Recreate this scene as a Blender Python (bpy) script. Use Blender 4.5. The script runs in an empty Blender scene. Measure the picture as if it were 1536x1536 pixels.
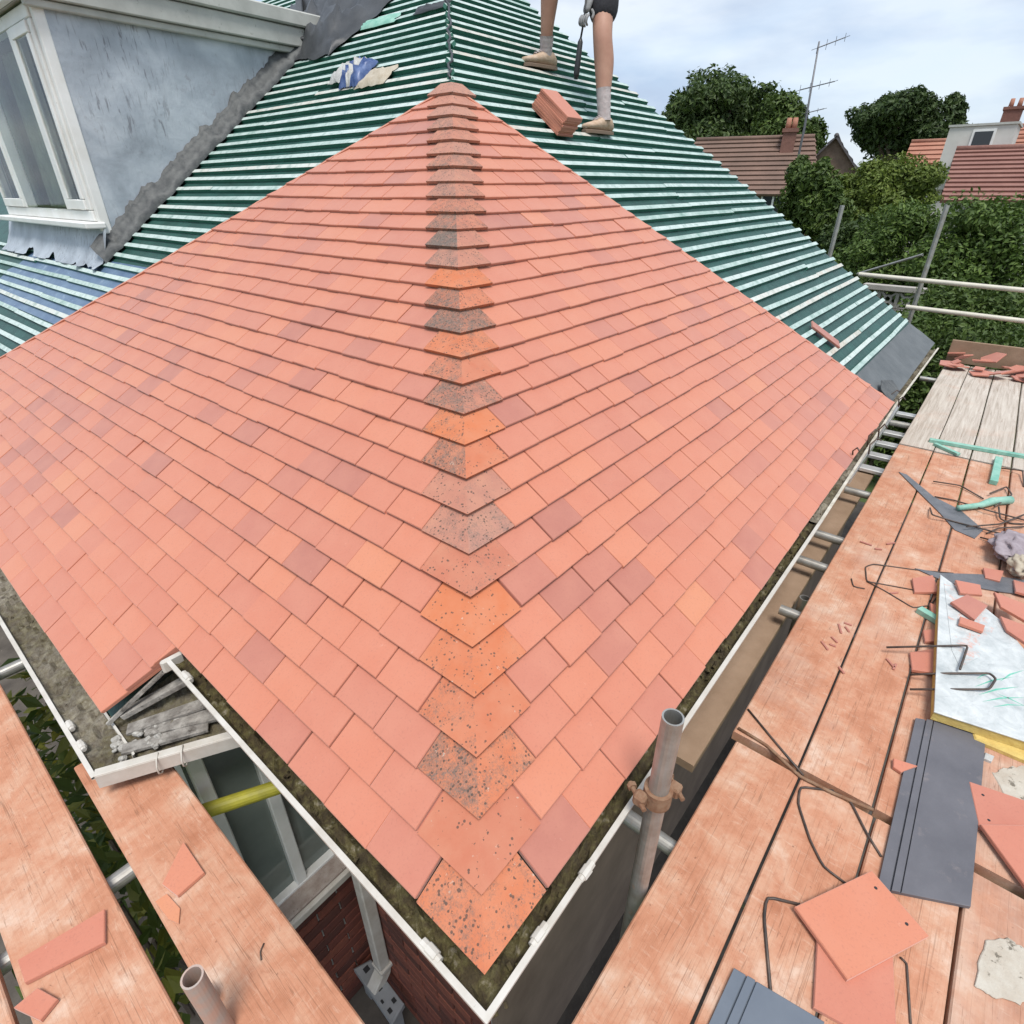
import bpy, bmesh, math, random
from mathutils import Vector as V, Matrix as M, noise as mn
R_ = random.Random(7)
rad = math.radians
sc = bpy.context.scene
COL = sc.collection

# ------------------------------------------------------------------ camera
EAVE = 2.7
CAM = V((-0.347, -0.361, 3.983)); PITCH = rad(29.5); HEAD = rad(40.2); FPX = 846.0
cd = bpy.data.cameras.new('camera'); cam = bpy.data.objects.new('camera', cd); COL.objects.link(cam)
cam.location = CAM; cam.rotation_euler = (rad(90) - PITCH, 0, HEAD - rad(90))
cd.sensor_width = 36; cd.lens = 36 * FPX / 1536; cd.clip_start = 0.02; cd.clip_end = 2000
sc.camera = cam
sc.render.resolution_x = sc.render.resolution_y = 1024

# ------------------------------------------------------------------ sky, sun, exposure
SUN_EL, SUN_AZ = rad(67), rad(-132)           # azimuth from +X towards +Y
w = bpy.data.worlds.new('World'); sc.world = w; w.use_nodes = True
nt = w.node_tree; nt.nodes.clear()
out = nt.nodes.new('ShaderNodeOutputWorld'); bg = nt.nodes.new('ShaderNodeBackground')
sky = nt.nodes.new('ShaderNodeTexSky'); sky.sky_type = 'NISHITA'; sky.sun_disc = False
sky.sun_elevation = SUN_EL; sky.sun_rotation = rad(90) - SUN_AZ; sky.dust_density = 2.0; sky.air_density = 1.0
tc = nt.nodes.new('ShaderNodeTexCoord'); mp = nt.nodes.new('ShaderNodeMapping')
mp.inputs['Scale'].default_value = (1.6, 1.6, 5.5); mp.inputs['Rotation'].default_value = (0.12, -0.1, 0.4)
nz = nt.nodes.new('ShaderNodeTexNoise'); nz.inputs['Scale'].default_value = 1.9; nz.inputs['Detail'].default_value = 6; nz.inputs['Roughness'].default_value = 0.55
nz.inputs['Distortion'].default_value = 0.5
rp = nt.nodes.new('ShaderNodeValToRGB'); rp.color_ramp.elements[0].position = 0.36; rp.color_ramp.elements[1].position = 0.60
rp.color_ramp.elements[0].color = (0.72, 0.72, 0.72, 1); rp.color_ramp.elements[1].color = (1, 1, 1, 1)
nz2 = nt.nodes.new('ShaderNodeTexNoise'); nz2.inputs['Scale'].default_value = 2.6; nz2.inputs['Detail'].default_value = 5
cr = nt.nodes.new('ShaderNodeValToRGB'); cr.color_ramp.elements[0].position = 0.35; cr.color_ramp.elements[1].position = 0.62
cr.color_ramp.elements[0].color = (2.25, 2.75, 3.6, 1); cr.color_ramp.elements[1].color = (3.75, 4.1, 4.5, 1)
mx = nt.nodes.new('ShaderNodeMix'); mx.data_type = 'RGBA'
L = nt.links.new
L(tc.outputs['Generated'], mp.inputs['Vector']); L(mp.outputs['Vector'], nz.inputs['Vector']); L(mp.outputs['Vector'], nz2.inputs['Vector'])
L(nz.outputs['Fac'], rp.inputs['Fac']); L(nz2.outputs['Fac'], cr.inputs['Fac'])
L(rp.outputs['Color'], mx.inputs['Factor']); L(sky.outputs['Color'], mx.inputs['A']); L(cr.outputs['Color'], mx.inputs['B'])
L(mx.outputs['Result'], bg.inputs['Color']); bg.inputs['Strength'].default_value = 0.1
L(bg.outputs['Background'], out.inputs['Surface'])
sd = bpy.data.lights.new('sun', 'SUN'); sd.energy = 1.5; sd.angle = rad(20); sd.color = (1, 0.97, 0.92)
sun = bpy.data.objects.new('sun', sd); COL.objects.link(sun)
sdir = V((math.cos(SUN_EL) * math.cos(SUN_AZ), math.cos(SUN_EL) * math.sin(SUN_AZ), math.sin(SUN_EL)))
sun.rotation_euler = sdir.to_track_quat('Z', 'Y').to_euler(); sun.location = (0, 0, 30)
vs = sc.view_settings; vs.view_transform = 'Standard'; vs.look = 'None'; vs.gamma = 1; vs.use_curve_mapping = False
vs.exposure = 1.2

# ------------------------------------------------------------------ pixel -> place helpers (photo 1536 px)
_hd = V((math.cos(HEAD), math.sin(HEAD), 0)); _R = V((math.sin(HEAD), -math.cos(HEAD), 0)); _Z = V((0, 0, 1))
_F = _hd * math.cos(PITCH) - _Z * math.sin(PITCH); _U = _hd * math.sin(PITCH) + _Z * math.cos(PITCH)
def ray(px, py): return (_R * (px - 768) + _U * (768 - py) + _F * FPX) / FPX
def at_z(px, py, z):
    r = ray(px, py); return CAM + r * ((z - CAM.z) / r.z)
def at_d(px, py, d):                      # horizontal distance d
    r = ray(px, py); return CAM + r * (d / math.hypot(r.x, r.y))
def proj(P):
    d = V(P) - CAM; t = d.dot(_F); return 768 + FPX * d.dot(_R) / t, 768 - FPX * d.dot(_U) / t, t

S = rad(37.2); CS, SN, T = math.cos(S), math.sin(S), math.tan(S)
DECK = 2.35

# ------------------------------------------------------------------ materials
MATS = {}
class NT:
    def __init__(s, name):
        m = bpy.data.materials.new(name); m.use_nodes = True; s.m = m; s.t = m.node_tree; s.b = s.t.nodes['Principled BSDF']; MATS[name] = m
    def n(s, typ, **kw):
        nd = s.t.nodes.new(typ)
        for k, v in kw.items():
            if k in nd.inputs: nd.inputs[k].default_value = v
            else: setattr(nd, k, v)
        return nd
    def l(s, a, b): s.t.links.new(a, b)
    def coord(s, scale=(1, 1, 1), kind='Object', rot=(0, 0, 0)):
        if kind == 'World':
            c = s.n('ShaderNodeNewGeometry').outputs['Position']
        else: c = s.n('ShaderNodeTexCoord').outputs[kind]
        mpn = s.n('ShaderNodeMapping'); mpn.inputs['Scale'].default_value = scale; mpn.inputs['Rotation'].default_value = rot
        s.l(c, mpn.inputs['Vector']); return mpn.outputs['Vector']
    def noise(s, vec, scale, detail=4, rough=0.55, dist=0.0):
        q = s.n('ShaderNodeTexNoise'); q.inputs['Scale'].default_value = scale; q.inputs['Detail'].default_value = detail
        q.inputs['Roughness'].default_value = rough; q.inputs['Distortion'].default_value = dist
        if vec is not None: s.l(vec, q.inputs['Vector'])
        return q.outputs['Fac']
    def ramp(s, fac, stops):
        r = s.n('ShaderNodeValToRGB'); e = r.color_ramp.elements
        while len(e) < len(stops): e.new(0.5)
        for i, (p, c) in enumerate(stops):
            e[i].position = p; e[i].color = (c, c, c, 1) if isinstance(c, (int, float)) else (*c, 1)
        s.l(fac, r.inputs['Fac']); return r.outputs['Color']
    def mix(s, fac, a, b, mode='MIX'):
        q = s.n('ShaderNodeMix'); q.data_type = 'RGBA'; q.blend_type = mode
        for sock, v in ((q.inputs['Factor'], fac), (q.inputs['A'], a), (q.inputs['B'], b)):
            if isinstance(v, (int, float)): sock.default_value = v
            elif isinstance(v, tuple): sock.default_value = (*v, 1)
            else: s.l(v, sock)
        return q.outputs['Result']
    def math(s, op, a, b=0.0):
        q = s.n('ShaderNodeMath'); q.operation = op
        for i, v in enumerate((a, b)):
            if isinstance(v, (int, float)): q.inputs[i].default_value = v
            else: s.l(v, q.inputs[i])
        return q.outputs[0]
    def attr(s, name):
        q = s.n('ShaderNodeAttribute'); q.attribute_name = name; return q.outputs['Fac']
    def col(s, c):
        if isinstance(c, tuple): s.b.inputs['Base Color'].default_value = (*c, 1)
        else: s.l(c, s.b.inputs['Base Color'])
    def set(s, rough=0.7, metal=0.0, spec=0.5):
        if isinstance(rough, (int, float)): s.b.inputs['Roughness'].default_value = rough
        else: s.l(rough, s.b.inputs['Roughness'])
        s.b.inputs['Metallic'].default_value = metal; s.b.inputs['Specular IOR Level'].default_value = spec
    def bump(s, h, strength=0.3, dist=0.01):
        q = s.n('ShaderNodeBump'); q.inputs['Strength'].default_value = strength; q.inputs['Distance'].default_value = dist
        s.l(h, q.inputs['Height']); s.l(q.outputs['Normal'], s.b.inputs['Normal'])

def mat_tile():
    k = NT('clay_tile'); v = k.coord(kind='World')
    base = k.ramp(k.attr('tint'), [(0.0, (0.37, 0.135, 0.098)), (0.14, (0.45, 0.160, 0.108)), (0.5, (0.515, 0.176, 0.104)), (0.8, (0.545, 0.198, 0.110)), (1.0, (0.56, 0.222, 0.108))])
    f1 = k.noise(v, 9, 5, 0.6); c = k.mix(k.ramp(f1, [(0.35, 0.0), (0.75, 0.30)]), base, (0.57, 0.25, 0.165))
    f2 = k.noise(v, 160, 3, 0.6); c = k.mix(k.ramp(f2, [(0.28, 0.35), (0.45, 0.0)]), c, (0.33, 0.12, 0.08))
    f3 = k.noise(v, 34, 5, 0.75); c = k.mix(k.ramp(f3, [(0.66, 0.0), (0.74, 0.35)]), c, (0.66, 0.40, 0.31))
    k.col(c); k.set(0.6, 0, 0.5); k.bump(f2, 0.10, 0.004); k.b.inputs['Sheen Weight'].default_value = 0.45; k.b.inputs['Sheen Roughness'].default_value = 0.45; k.b.inputs['Sheen Tint'].default_value = (1.0, 0.86, 0.82, 1)
def mat_hip():
    k = NT('weathered_hip_tile'); v = k.coord(kind='World')
    base = k.ramp(k.attr('tint'), [(0.0, (0.37, 0.20, 0.155)), (0.35, (0.45, 0.155, 0.095)), (0.7, (0.50, 0.155, 0.075)), (1.0, (0.53, 0.165, 0.07))])
    f1 = k.noise(v, 14, 5, 0.6); c = k.mix(k.ramp(f1, [(0.35, 0.0), (0.75, 0.4)]), base, (0.55, 0.27, 0.17))
    g = k.attr('grime')
    n2 = k.noise(v, 210, 5, 0.85); big = k.noise(v, 24, 6, 0.8)
    lev = k.math('ADD', k.math('MULTIPLY', n2, 0.62), k.math('MULTIPLY', big, 0.48))
    thr = k.math('SUBTRACT', 0.69, k.math('MULTIPLY', g, 0.26))
    d = k.math('MULTIPLY', k.math('SUBTRACT', lev, thr), 6.0)
    cl = k.n('ShaderNodeClamp'); k.l(d, cl.inputs['Value'])
    dirt = k.mix(k.noise(v, 120, 3), (0.045, 0.04, 0.034), (0.20, 0.18, 0.155))
    c = k.mix(k.math('MULTIPLY', cl.outputs[0], 0.9), c, dirt)
    f3 = k.noise(v, 52, 4, 0.7); c = k.mix(k.ramp(f3, [(0.665, 0.0), (0.72, 0.6)]), c, (0.52, 0.46, 0.38))
    vo = k.n('ShaderNodeTexVoronoi'); vo.inputs['Scale'].default_value = 95; k.l(v, vo.inputs['Vector'])
    pick = k.math('GREATER_THAN', k.noise(v, 38, 3, 0.6), k.math('SUBTRACT', 0.60, k.math('MULTIPLY', g, 0.16)))
    dots = k.math('MULTIPLY', k.math('LESS_THAN', vo.outputs['Distance'], 0.30), pick); c = k.mix(k.math('MULTIPLY', dots, 0.8), c, (0.07, 0.055, 0.045))
    k.col(c); k.set(0.8, 0, 0.35); k.bump(n2, 0.25, 0.004)
def mat_batten():
    k = NT('treated_batten'); v = k.coord((1, 1, 1), 'World')
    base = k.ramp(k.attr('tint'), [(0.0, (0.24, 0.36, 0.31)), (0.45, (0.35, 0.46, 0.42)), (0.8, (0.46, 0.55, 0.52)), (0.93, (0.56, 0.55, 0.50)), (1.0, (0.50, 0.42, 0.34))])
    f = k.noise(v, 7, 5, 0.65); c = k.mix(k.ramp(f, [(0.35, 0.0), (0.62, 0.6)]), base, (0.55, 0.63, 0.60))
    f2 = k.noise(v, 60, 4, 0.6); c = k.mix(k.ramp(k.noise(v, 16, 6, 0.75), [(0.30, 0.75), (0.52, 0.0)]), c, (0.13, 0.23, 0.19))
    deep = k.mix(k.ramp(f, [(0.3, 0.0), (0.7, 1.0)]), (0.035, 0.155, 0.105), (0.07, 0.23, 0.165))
    c = k.mix(k.attr('dust'), deep, c)                   # treated green; sky sheen painted pale on outer faces, shade painted deep on edges
    k.col(c); k.set(0.55, 0, 0.5); k.bump(f2, 0.2, 0.004)
def mat_membrane():
    k = NT('green_underlay'); v = k.coord(kind='World')
    f = k.noise(v, 5, 5, 0.6); c = k.ramp(f, [(0.3, (0.010, 0.048, 0.038)), (0.7, (0.020, 0.085, 0.068))])
    f2 = k.noise(v, 22, 5, 0.7); c = k.mix(k.ramp(f2, [(0.62, 0.0), (0.75, 0.3)]), c, (0.08, 0.22, 0.2))
    k.col(c); k.set(0.5); k.bump(k.noise(v, 14, 4, 0.6, 0.8), 0.4, 0.02)
def simple(name, c, rough=0.7, metal=0.0, c2=None, scale=12, bump=0.0, bscale=60, spots=None, kind='World', spec=0.5, stretch=(1, 1, 1)):
    k = NT(name); v = k.coord(stretch, kind)
    if c2 is not None:
        col = k.mix(k.ramp(k.noise(v, scale, 5, 0.62), [(0.33, 0.0), (0.68, 1.0)]), c, c2)
    else: col = k.mix(k.ramp(k.noise(v, scale, 5, 0.6), [(0.3, 0.0), (0.8, 0.35)]), c, tuple(x * 0.7 for x in c))
    if spots:
        sc_, lo, hi, sc_c = spots
        col = k.mix(k.ramp(k.noise(v, sc_, 4, 0.7), [(lo, 0.0), (hi, 0.9)]), col, sc_c)
    k.col(col); k.set(rough, metal, spec)
    if bump: k.bump(k.noise(v, bscale, 4, 0.65), bump, 0.01)
    return k
def mat_board():
    k = NT('dusty_scaffold_board'); v = k.coord(kind='World'); g = k.coord((1.2, 26, 26), 'Object')
    wood = k.ramp(k.noise(g, 1.6, 6, 0.65, 0.6), [(0.28, (0.30, 0.25, 0.20)), (0.5, (0.46, 0.40, 0.34)), (0.75, (0.58, 0.53, 0.46))])
    dust = k.ramp(k.noise(v, 7, 6, 0.62, 0.3), [(0.28, (0.38, 0.155, 0.085)), (0.46, (0.48, 0.225, 0.135)), (0.58, (0.52, 0.29, 0.19)), (0.74, (0.60, 0.44, 0.34))])
    sm = k.noise(v, 42, 5, 0.7, 0.6); dust = k.mix(k.ramp(sm, [(0.3, 0.45), (0.5, 0.0)]), dust, (0.36, 0.145, 0.08))
    sw = k.noise(k.coord((14, 3, 3), 'World', (0, 0, 0.9)), 5, 5, 0.75, 0.5); dust = k.mix(k.ramp(sw, [(0.56, 0.0), (0.70, 0.40)]), dust, (0.62, 0.44, 0.33))
    sw2 = k.noise(k.coord((3, 17, 3), 'World', (0, 0, 0.35)), 5, 5, 0.75, 0.4); dust = k.mix(k.ramp(sw2, [(0.58, 0.0), (0.72, 0.35)]), dust, (0.60, 0.40, 0.29))
    grain = k.noise(g, 3.2, 5, 0.6, 0.4); dust = k.mix(k.ramp(grain, [(0.30, 0.35), (0.42, 0.0)]), dust, (0.33, 0.15, 0.085))
    d = k.attr('dust'); pat = k.noise(v, 3.1, 5, 0.65)
    fac = k.math('ADD', k.math('MULTIPLY', k.math('SUBTRACT', pat, 0.5), 1.5), k.math('SUBTRACT', k.math('MULTIPLY', d, 1.6), 0.3))
    cl = k.n('ShaderNodeClamp'); k.l(fac, cl.inputs['Value'])
    c = k.mix(cl.outputs[0], wood, dust)
    ck = k.noise(k.coord((0.45, 30, 30), 'Object'), 2.0, 3, 0.5); c = k.mix(k.ramp(ck, [(0.492, 0.0), (0.498, 0.55), (0.502, 0.55), (0.508, 0.0)]), c, (0.17, 0.085, 0.05))
    kn = k.n('ShaderNodeTexVoronoi'); kn.inputs['Scale'].default_value = 3.2; k.l(k.coord((1, 2.2, 1), 'Object'), kn.inputs['Vector']); c = k.mix(k.ramp(kn.outputs['Distance'], [(0.035, 0.6), (0.075, 0.0)]), c, (0.22, 0.11, 0.065))
    sp = k.noise(v, 95, 3, 0.6); c = k.mix(k.ramp(sp, [(0.24, 0.7), (0.33, 0.0)]), c, (0.14, 0.07, 0.045))
    k.col(c); k.set(0.85, 0, 0.3); k.bump(k.noise(g, 4, 5, 0.6), 0.25, 0.006)
def mat_debris():
    k = NT('gutter_debris'); v = k.coord(kind='World')
    c = k.ramp(k.noise(v, 26, 6, 0.7), [(0.25, (0.015, 0.011, 0.006)), (0.45, (0.055, 0.040, 0.018)), (0.58, (0.10, 0.085, 0.03)), (0.72, (0.30, 0.26, 0.20))])
    p = k.attr('tint'); c = k.mix(k.math('MULTIPLY', p, 0.75), c, k.ramp(k.noise(v, 40, 5, 0.7), [(0.3, (0.16, 0.13, 0.10)), (0.7, (0.52, 0.48, 0.40))]))
    k.col(c); k.set(0.95, 0, 0.2); k.bump(k.noise(v, 130, 4, 0.7), 0.7, 0.01)
def mat_leaf(name, a, b, c3, back=0.25):
    k = NT(name); g = k.n('ShaderNodeNewGeometry')
    c = k.ramp(g.outputs['Random Per Island'], [(0.0, a), (0.5, b), (1.0, c3)])
    v = k.coord(kind='World'); c = k.mix(k.ramp(k.noise(v, 0.9, 3), [(0.35, 0.0), (0.7, 0.4)]), c, tuple(x * 0.55 for x in a))
    k.col(c); k.set(0.55, 0, 0.35)
    tr = k.n('ShaderNodeBsdfTranslucent'); k.l(c, tr.inputs['Color'])
    ms = k.n('ShaderNodeMixShader'); ms.inputs['Fac'].default_value = back
    o = k.t.nodes['Material Output']; k.l(k.b.outputs[0], ms.inputs[1]); k.l(tr.outputs[0], ms.inputs[2]); k.l(ms.outputs[0], o.inputs['Surface'])
def mat_lead():
    k = NT('lead_sheet'); v = k.coord(kind='World')
    c = k.ramp(k.noise(v, 3.2, 6, 0.62, 0.4), [(0.28, (0.28, 0.31, 0.345)), (0.5, (0.39, 0.43, 0.475)), (0.7, (0.52, 0.56, 0.60))])
    st = k.noise(k.coord((34, 34, 5.5), 'World'), 1.3, 6, 0.65, 0.6)
    zone = k.ramp(k.noise(v, 2.1, 3, 0.5), [(0.40, 0.0), (0.52, 1.0)])
    c = k.mix(k.mix(1.0, k.ramp(st, [(0.55, 0.0), (0.64, 0.62)]), zone, 'MULTIPLY'), c, (0.095, 0.085, 0.095))
    c = k.mix(k.ramp(k.noise(v, 9, 5, 0.7), [(0.62, 0.0), (0.75, 0.5)]), c, (0.20, 0.17, 0.18))
    k.col(c); k.set(0.5, 0.15, 0.5); k.bump(k.noise(v, 7, 5, 0.6), 0.35, 0.02)
def mat_brick():
    k = NT('red_brick'); v = k.coord(kind='World')
    c = k.ramp(k.attr('tint'), [(0.0, (0.10, 0.03, 0.02)), (0.5, (0.17, 0.045, 0.028)), (1.0, (0.24, 0.07, 0.04))])
    c = k.mix(k.ramp(k.noise(v, 40, 5, 0.7), [(0.35, 0.0), (0.7, 0.5)]), c, (0.07, 0.03, 0.025))
    k.col(c); k.set(0.85); k.bump(k.noise(v, 90, 4), 0.3, 0.006)
def mat_roofband(name, a, b, scale=1.0):
    k = NT(name); v = k.coord(kind='World')
    c = k.mix(k.ramp(k.noise(v, 1.1, 5, 0.65), [(0.3, 0.0), (0.7, 1.0)]), a, b)
    c = k.mix(k.ramp(k.noise(v, 9, 4, 0.7), [(0.55, 0.0), (0.75, 0.5)]), c, tuple(x * 0.5 for x in a))
    k.col(c); k.set(0.8); k.bump(k.noise(v, 6, 3), 0.3, 0.05)
def mat_print():
    k = NT('printed_white_film'); v = k.coord((1, 1, 1), 'World')
    w_ = k.n('ShaderNodeTexWave'); w_.wave_type = 'BANDS'; w_.bands_direction = 'X'; w_.inputs['Scale'].default_value = 7.5; w_.inputs['Distortion'].default_value = 5; w_.inputs['Detail'].default_value = 3
    w_.inputs['Detail Scale'].default_value = 2.0
    k.l(v, w_.inputs['Vector'])
    base = k.mix(k.ramp(k.noise(v, 11, 5, 0.65, 0.5), [(0.35, 0.0), (0.7, 1.0)]), (0.60, 0.62, 0.61), (0.36, 0.39, 0.39))
    c = k.mix(k.ramp(k.noise(v, 16, 6, 0.75, 0.6), [(0.56, 0.0), (0.66, 0.75)]), base, (0.62, 0.30, 0.22))
    d = k.mix(k.attr('dust'), base, c)
    k.col(d); k.set(0.4); k.bump(k.noise(v, 22, 5, 0.6, 1.0), 0.5, 0.01)
def mat_glass():
    k = NT('window_glass'); k.col((0.9, 0.95, 0.93)); k.set(0.03, 0, 0.5)
    k.b.inputs['Transmission Weight'].default_value = 1.0; k.b.inputs['IOR'].default_value = 1.12
    k.b.inputs['Alpha'].default_value = 1.0
mat_tile(); mat_hip(); mat_batten(); mat_membrane(); mat_board(); mat_debris(); mat_lead(); mat_brick(); mat_print(); mat_glass()
simple('white_upvc', (0.58, 0.55, 0.50), 0.5, c2=(0.46, 0.42, 0.36), scale=13, spots=(60, 0.66, 0.78, (0.22, 0.19, 0.14)))
simple('dirty_upvc', (0.66, 0.62, 0.54), 0.55, c2=(0.40, 0.36, 0.28), scale=14, spots=(70, 0.6, 0.72, (0.10, 0.085, 0.06)))
simple('window_upvc', (0.80, 0.80, 0.78), 0.4, c2=(0.70, 0.69, 0.65), scale=5, spots=(25, 0.68, 0.8, (0.28, 0.26, 0.2)))
simple('grey_fascia', (0.50, 0.50, 0.46), 0.6, c2=(0.36, 0.36, 0.33), scale=4, spots=(18, 0.62, 0.76, (0.17, 0.16, 0.13)))
simple('dark_flashing', (0.045, 0.048, 0.05), 0.6, c2=(0.105, 0.108, 0.105), scale=16, bump=0.5, bscale=30)
simple('galvanised_steel', (0.42, 0.42, 0.40), 0.45, 0.6, c2=(0.30, 0.28, 0.25), scale=18, spots=(30, 0.6, 0.75, (0.50, 0.35, 0.27)))
simple('dusty_steel', (0.50, 0.33, 0.26), 0.6, 0.3, c2=(0.40, 0.37, 0.34), scale=22)
simple('painted_rail', (0.62, 0.58, 0.48), 0.5, 0.1, c2=(0.50, 0.47, 0.40), scale=6)
simple('rust', (0.20, 0.095, 0.05), 0.85, 0.2, c2=(0.30, 0.19, 0.12), scale=40, bump=0.4)
simple('yellow_sleeve', (0.38, 0.35, 0.03), 0.6, c2=(0.27, 0.25, 0.03), scale=20)
simple('black_wire', (0.05, 0.045, 0.042), 0.55, 0.4, c2=(0.13, 0.09, 0.07), scale=25)
simple('grey_slab', (0.098, 0.096, 0.108), 0.55, c2=(0.128, 0.125, 0.138), scale=7, spots=(13, 0.62, 0.8, (0.21, 0.18, 0.175)), bump=0.08)
simple('blue_slab', (0.105, 0.125, 0.155), 0.45, c2=(0.13, 0.15, 0.18), scale=7)
simple('foam_yellow', (0.62, 0.47, 0.15), 0.9, c2=(0.52, 0.36, 0.11), scale=30, bump=0.4, spots=(40, 0.66, 0.8, (0.3, 0.2, 0.07)))
simple('green_offcut', (0.14, 0.36, 0.28), 0.6, c2=(0.30, 0.50, 0.41), scale=14)
simple('lead_offcut', (0.10, 0.105, 0.115), 0.5, 0.1, c2=(0.17, 0.17, 0.18), scale=10, bump=0.3)
simple('weathered_timber', (0.13, 0.115, 0.10), 0.9, c2=(0.36, 0.335, 0.30), scale=22, bump=0.8, bscale=45, spots=(30, 0.55, 0.7, (0.07, 0.06, 0.05)))
simple('mortar', (0.30, 0.28, 0.25), 0.95, c2=(0.46, 0.44, 0.40), scale=30, bump=0.7, bscale=70, spots=(55, 0.6, 0.7, (0.12, 0.11, 0.09)))
simple('dried_mortar', (0.40, 0.34, 0.27), 0.95, c2=(0.50, 0.46, 0.39), scale=18, spots=(24, 0.57, 0.63, (0.14, 0.12, 0.09)), bump=0.4)
simple('grey_cloth', (0.22, 0.18, 0.20), 0.95, c2=(0.36, 0.31, 0.33), scale=16, bump=0.4)
simple('dark_tarp', (0.028, 0.03, 0.033), 0.5, c2=(0.055, 0.058, 0.062), scale=6, bump=0.35, bscale=14)
simple('grey_felt', (0.085, 0.095, 0.10), 0.7, c2=(0.13, 0.14, 0.145), scale=6, bump=0.2)
simple('blue_sheet', (0.07, 0.12, 0.21), 0.4, c2=(0.13, 0.20, 0.29), scale=5, bump=0.3, bscale=18, spots=(9, 0.6, 0.75, (0.28, 0.36, 0.44)))
simple('bag_white', (0.52, 0.52, 0.50), 0.45, c2=(0.36, 0.35, 0.33), scale=22, bump=0.4)
simple('bag_blue', (0.02, 0.05, 0.17), 0.4, c2=(0.10, 0.15, 0.30), scale=20)
simple('bag_tan', (0.36, 0.30, 0.22), 0.8, c2=(0.46, 0.41, 0.33), scale=20)
simple('skin', (0.46, 0.255, 0.18), 0.6, c2=(0.39, 0.20, 0.14), scale=11, spots=(70, 0.62, 0.8, (0.33, 0.2, 0.15)))
simple('dark_shorts', (0.018, 0.018, 0.022), 0.9, c2=(0.03, 0.03, 0.035), scale=14, bump=0.3)
simple('work_shirt', (0.10, 0.11, 0.13), 0.9, c2=(0.14, 0.15, 0.17), scale=14, bump=0.3)
simple('dusty_boot', (0.42, 0.29, 0.19), 0.9, c2=(0.54, 0.41, 0.31), scale=24, bump=0.4)
simple('boot_sole', (0.20, 0.14, 0.10), 0.9)
simple('sock', (0.52, 0.46, 0.45), 0.95, c2=(0.42, 0.35, 0.34), scale=40, bump=0.5)
simple('glove', (0.30, 0.30, 0.30), 0.85, c2=(0.2, 0.2, 0.2), scale=40)
simple('hair', (0.05, 0.03, 0.02), 0.7)
simple('black_tool', (0.02, 0.02, 0.022), 0.5)
simple('ground_dirt', (0.060, 0.050, 0.042), 0.95, c2=(0.105, 0.09, 0.075), scale=5, bump=0.5, bscale=30, spots=(30, 0.66, 0.75, (0.2, 0.17, 0.14)))
simple('lawn', (0.055, 0.085, 0.022), 0.95, c2=(0.085, 0.12, 0.035), scale=1.2, bump=0.6, bscale=20)
simple('pale_curtain', (0.15, 0.19, 0.15), 0.95, c2=(0.09, 0.115, 0.09), scale=6)
simple('dark_room', (0.02, 0.023, 0.021), 0.95)
simple('bay_glass', (0.13, 0.155, 0.14), 0.08, c2=(0.20, 0.23, 0.205), scale=2.2, spec=0.6)
simple('stone_sill', (0.26, 0.20, 0.17), 0.9, c2=(0.38, 0.33, 0.29), scale=30, bump=0.3, spots=(60, 0.6, 0.7, (0.12, 0.07, 0.06)))
simple('cream_render', (0.62, 0.60, 0.56), 0.9, c2=(0.52, 0.50, 0.46), scale=1.5)
simple('dark_wall', (0.15, 0.105, 0.075), 0.9, c2=(0.23, 0.17, 0.125), scale=3)
simple('grey_plastic', (0.30, 0.31, 0.32), 0.5, c2=(0.24, 0.25, 0.255), scale=12)
simple('grey_block', (0.42, 0.39, 0.35), 0.95, c2=(0.33, 0.30, 0.27), scale=4, bump=0.3)
simple('bark', (0.08, 0.06, 0.045), 0.95, c2=(0.12, 0.095, 0.07), scale=8, bump=0.5)
simple('aerial_metal', (0.16, 0.16, 0.17), 0.5, 0.5)
simple('aluminium', (0.74, 0.75, 0.76), 0.3, 0.5, c2=(0.6, 0.61, 0.62), scale=8)
simple('window_dark', (0.03, 0.035, 0.04), 0.1)
simple('green_ink', (0.10, 0.42, 0.30), 0.5, c2=(0.2, 0.52, 0.4), scale=40)
simple('tan_board', (0.25, 0.165, 0.105), 0.9, c2=(0.34, 0.235, 0.16), scale=5, bump=0.2)
mat_roofband('far_brown_roof', (0.13, 0.082, 0.062), (0.19, 0.115, 0.085)); mat_roofband('far_red_roof', (0.21, 0.095, 0.075), (0.27, 0.135, 0.105))
mat_roofband('far_orange_roof', (0.34, 0.14, 0.09), (0.38, 0.18, 0.12)); mat_roofband('far_dark_roof', (0.07, 0.065, 0.07), (0.11, 0.10, 0.10)); mat_roofband('far_brick', (0.16, 0.075, 0.058), (0.21, 0.10, 0.075))
mat_leaf('leaf_oak', (0.034, 0.062, 0.014), (0.058, 0.098, 0.022), (0.09, 0.135, 0.03))
mat_leaf('leaf_mid', (0.05, 0.088, 0.016), (0.08, 0.13, 0.026), (0.12, 0.175, 0.036))
mat_leaf('leaf_lime', (0.085, 0.125, 0.018), (0.13, 0.18, 0.028), (0.19, 0.24, 0.045))
mat_leaf('leaf_hedge', (0.055, 0.098, 0.018), (0.09, 0.15, 0.028), (0.14, 0.21, 0.04))
mat_leaf('leaf_dark', (0.03, 0.056, 0.014), (0.05, 0.085, 0.022), (0.078, 0.12, 0.03))
mat_leaf('leaf_variegated', (0.05, 0.09, 0.015), (0.10, 0.13, 0.02), (0.30, 0.27, 0.04))

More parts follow.
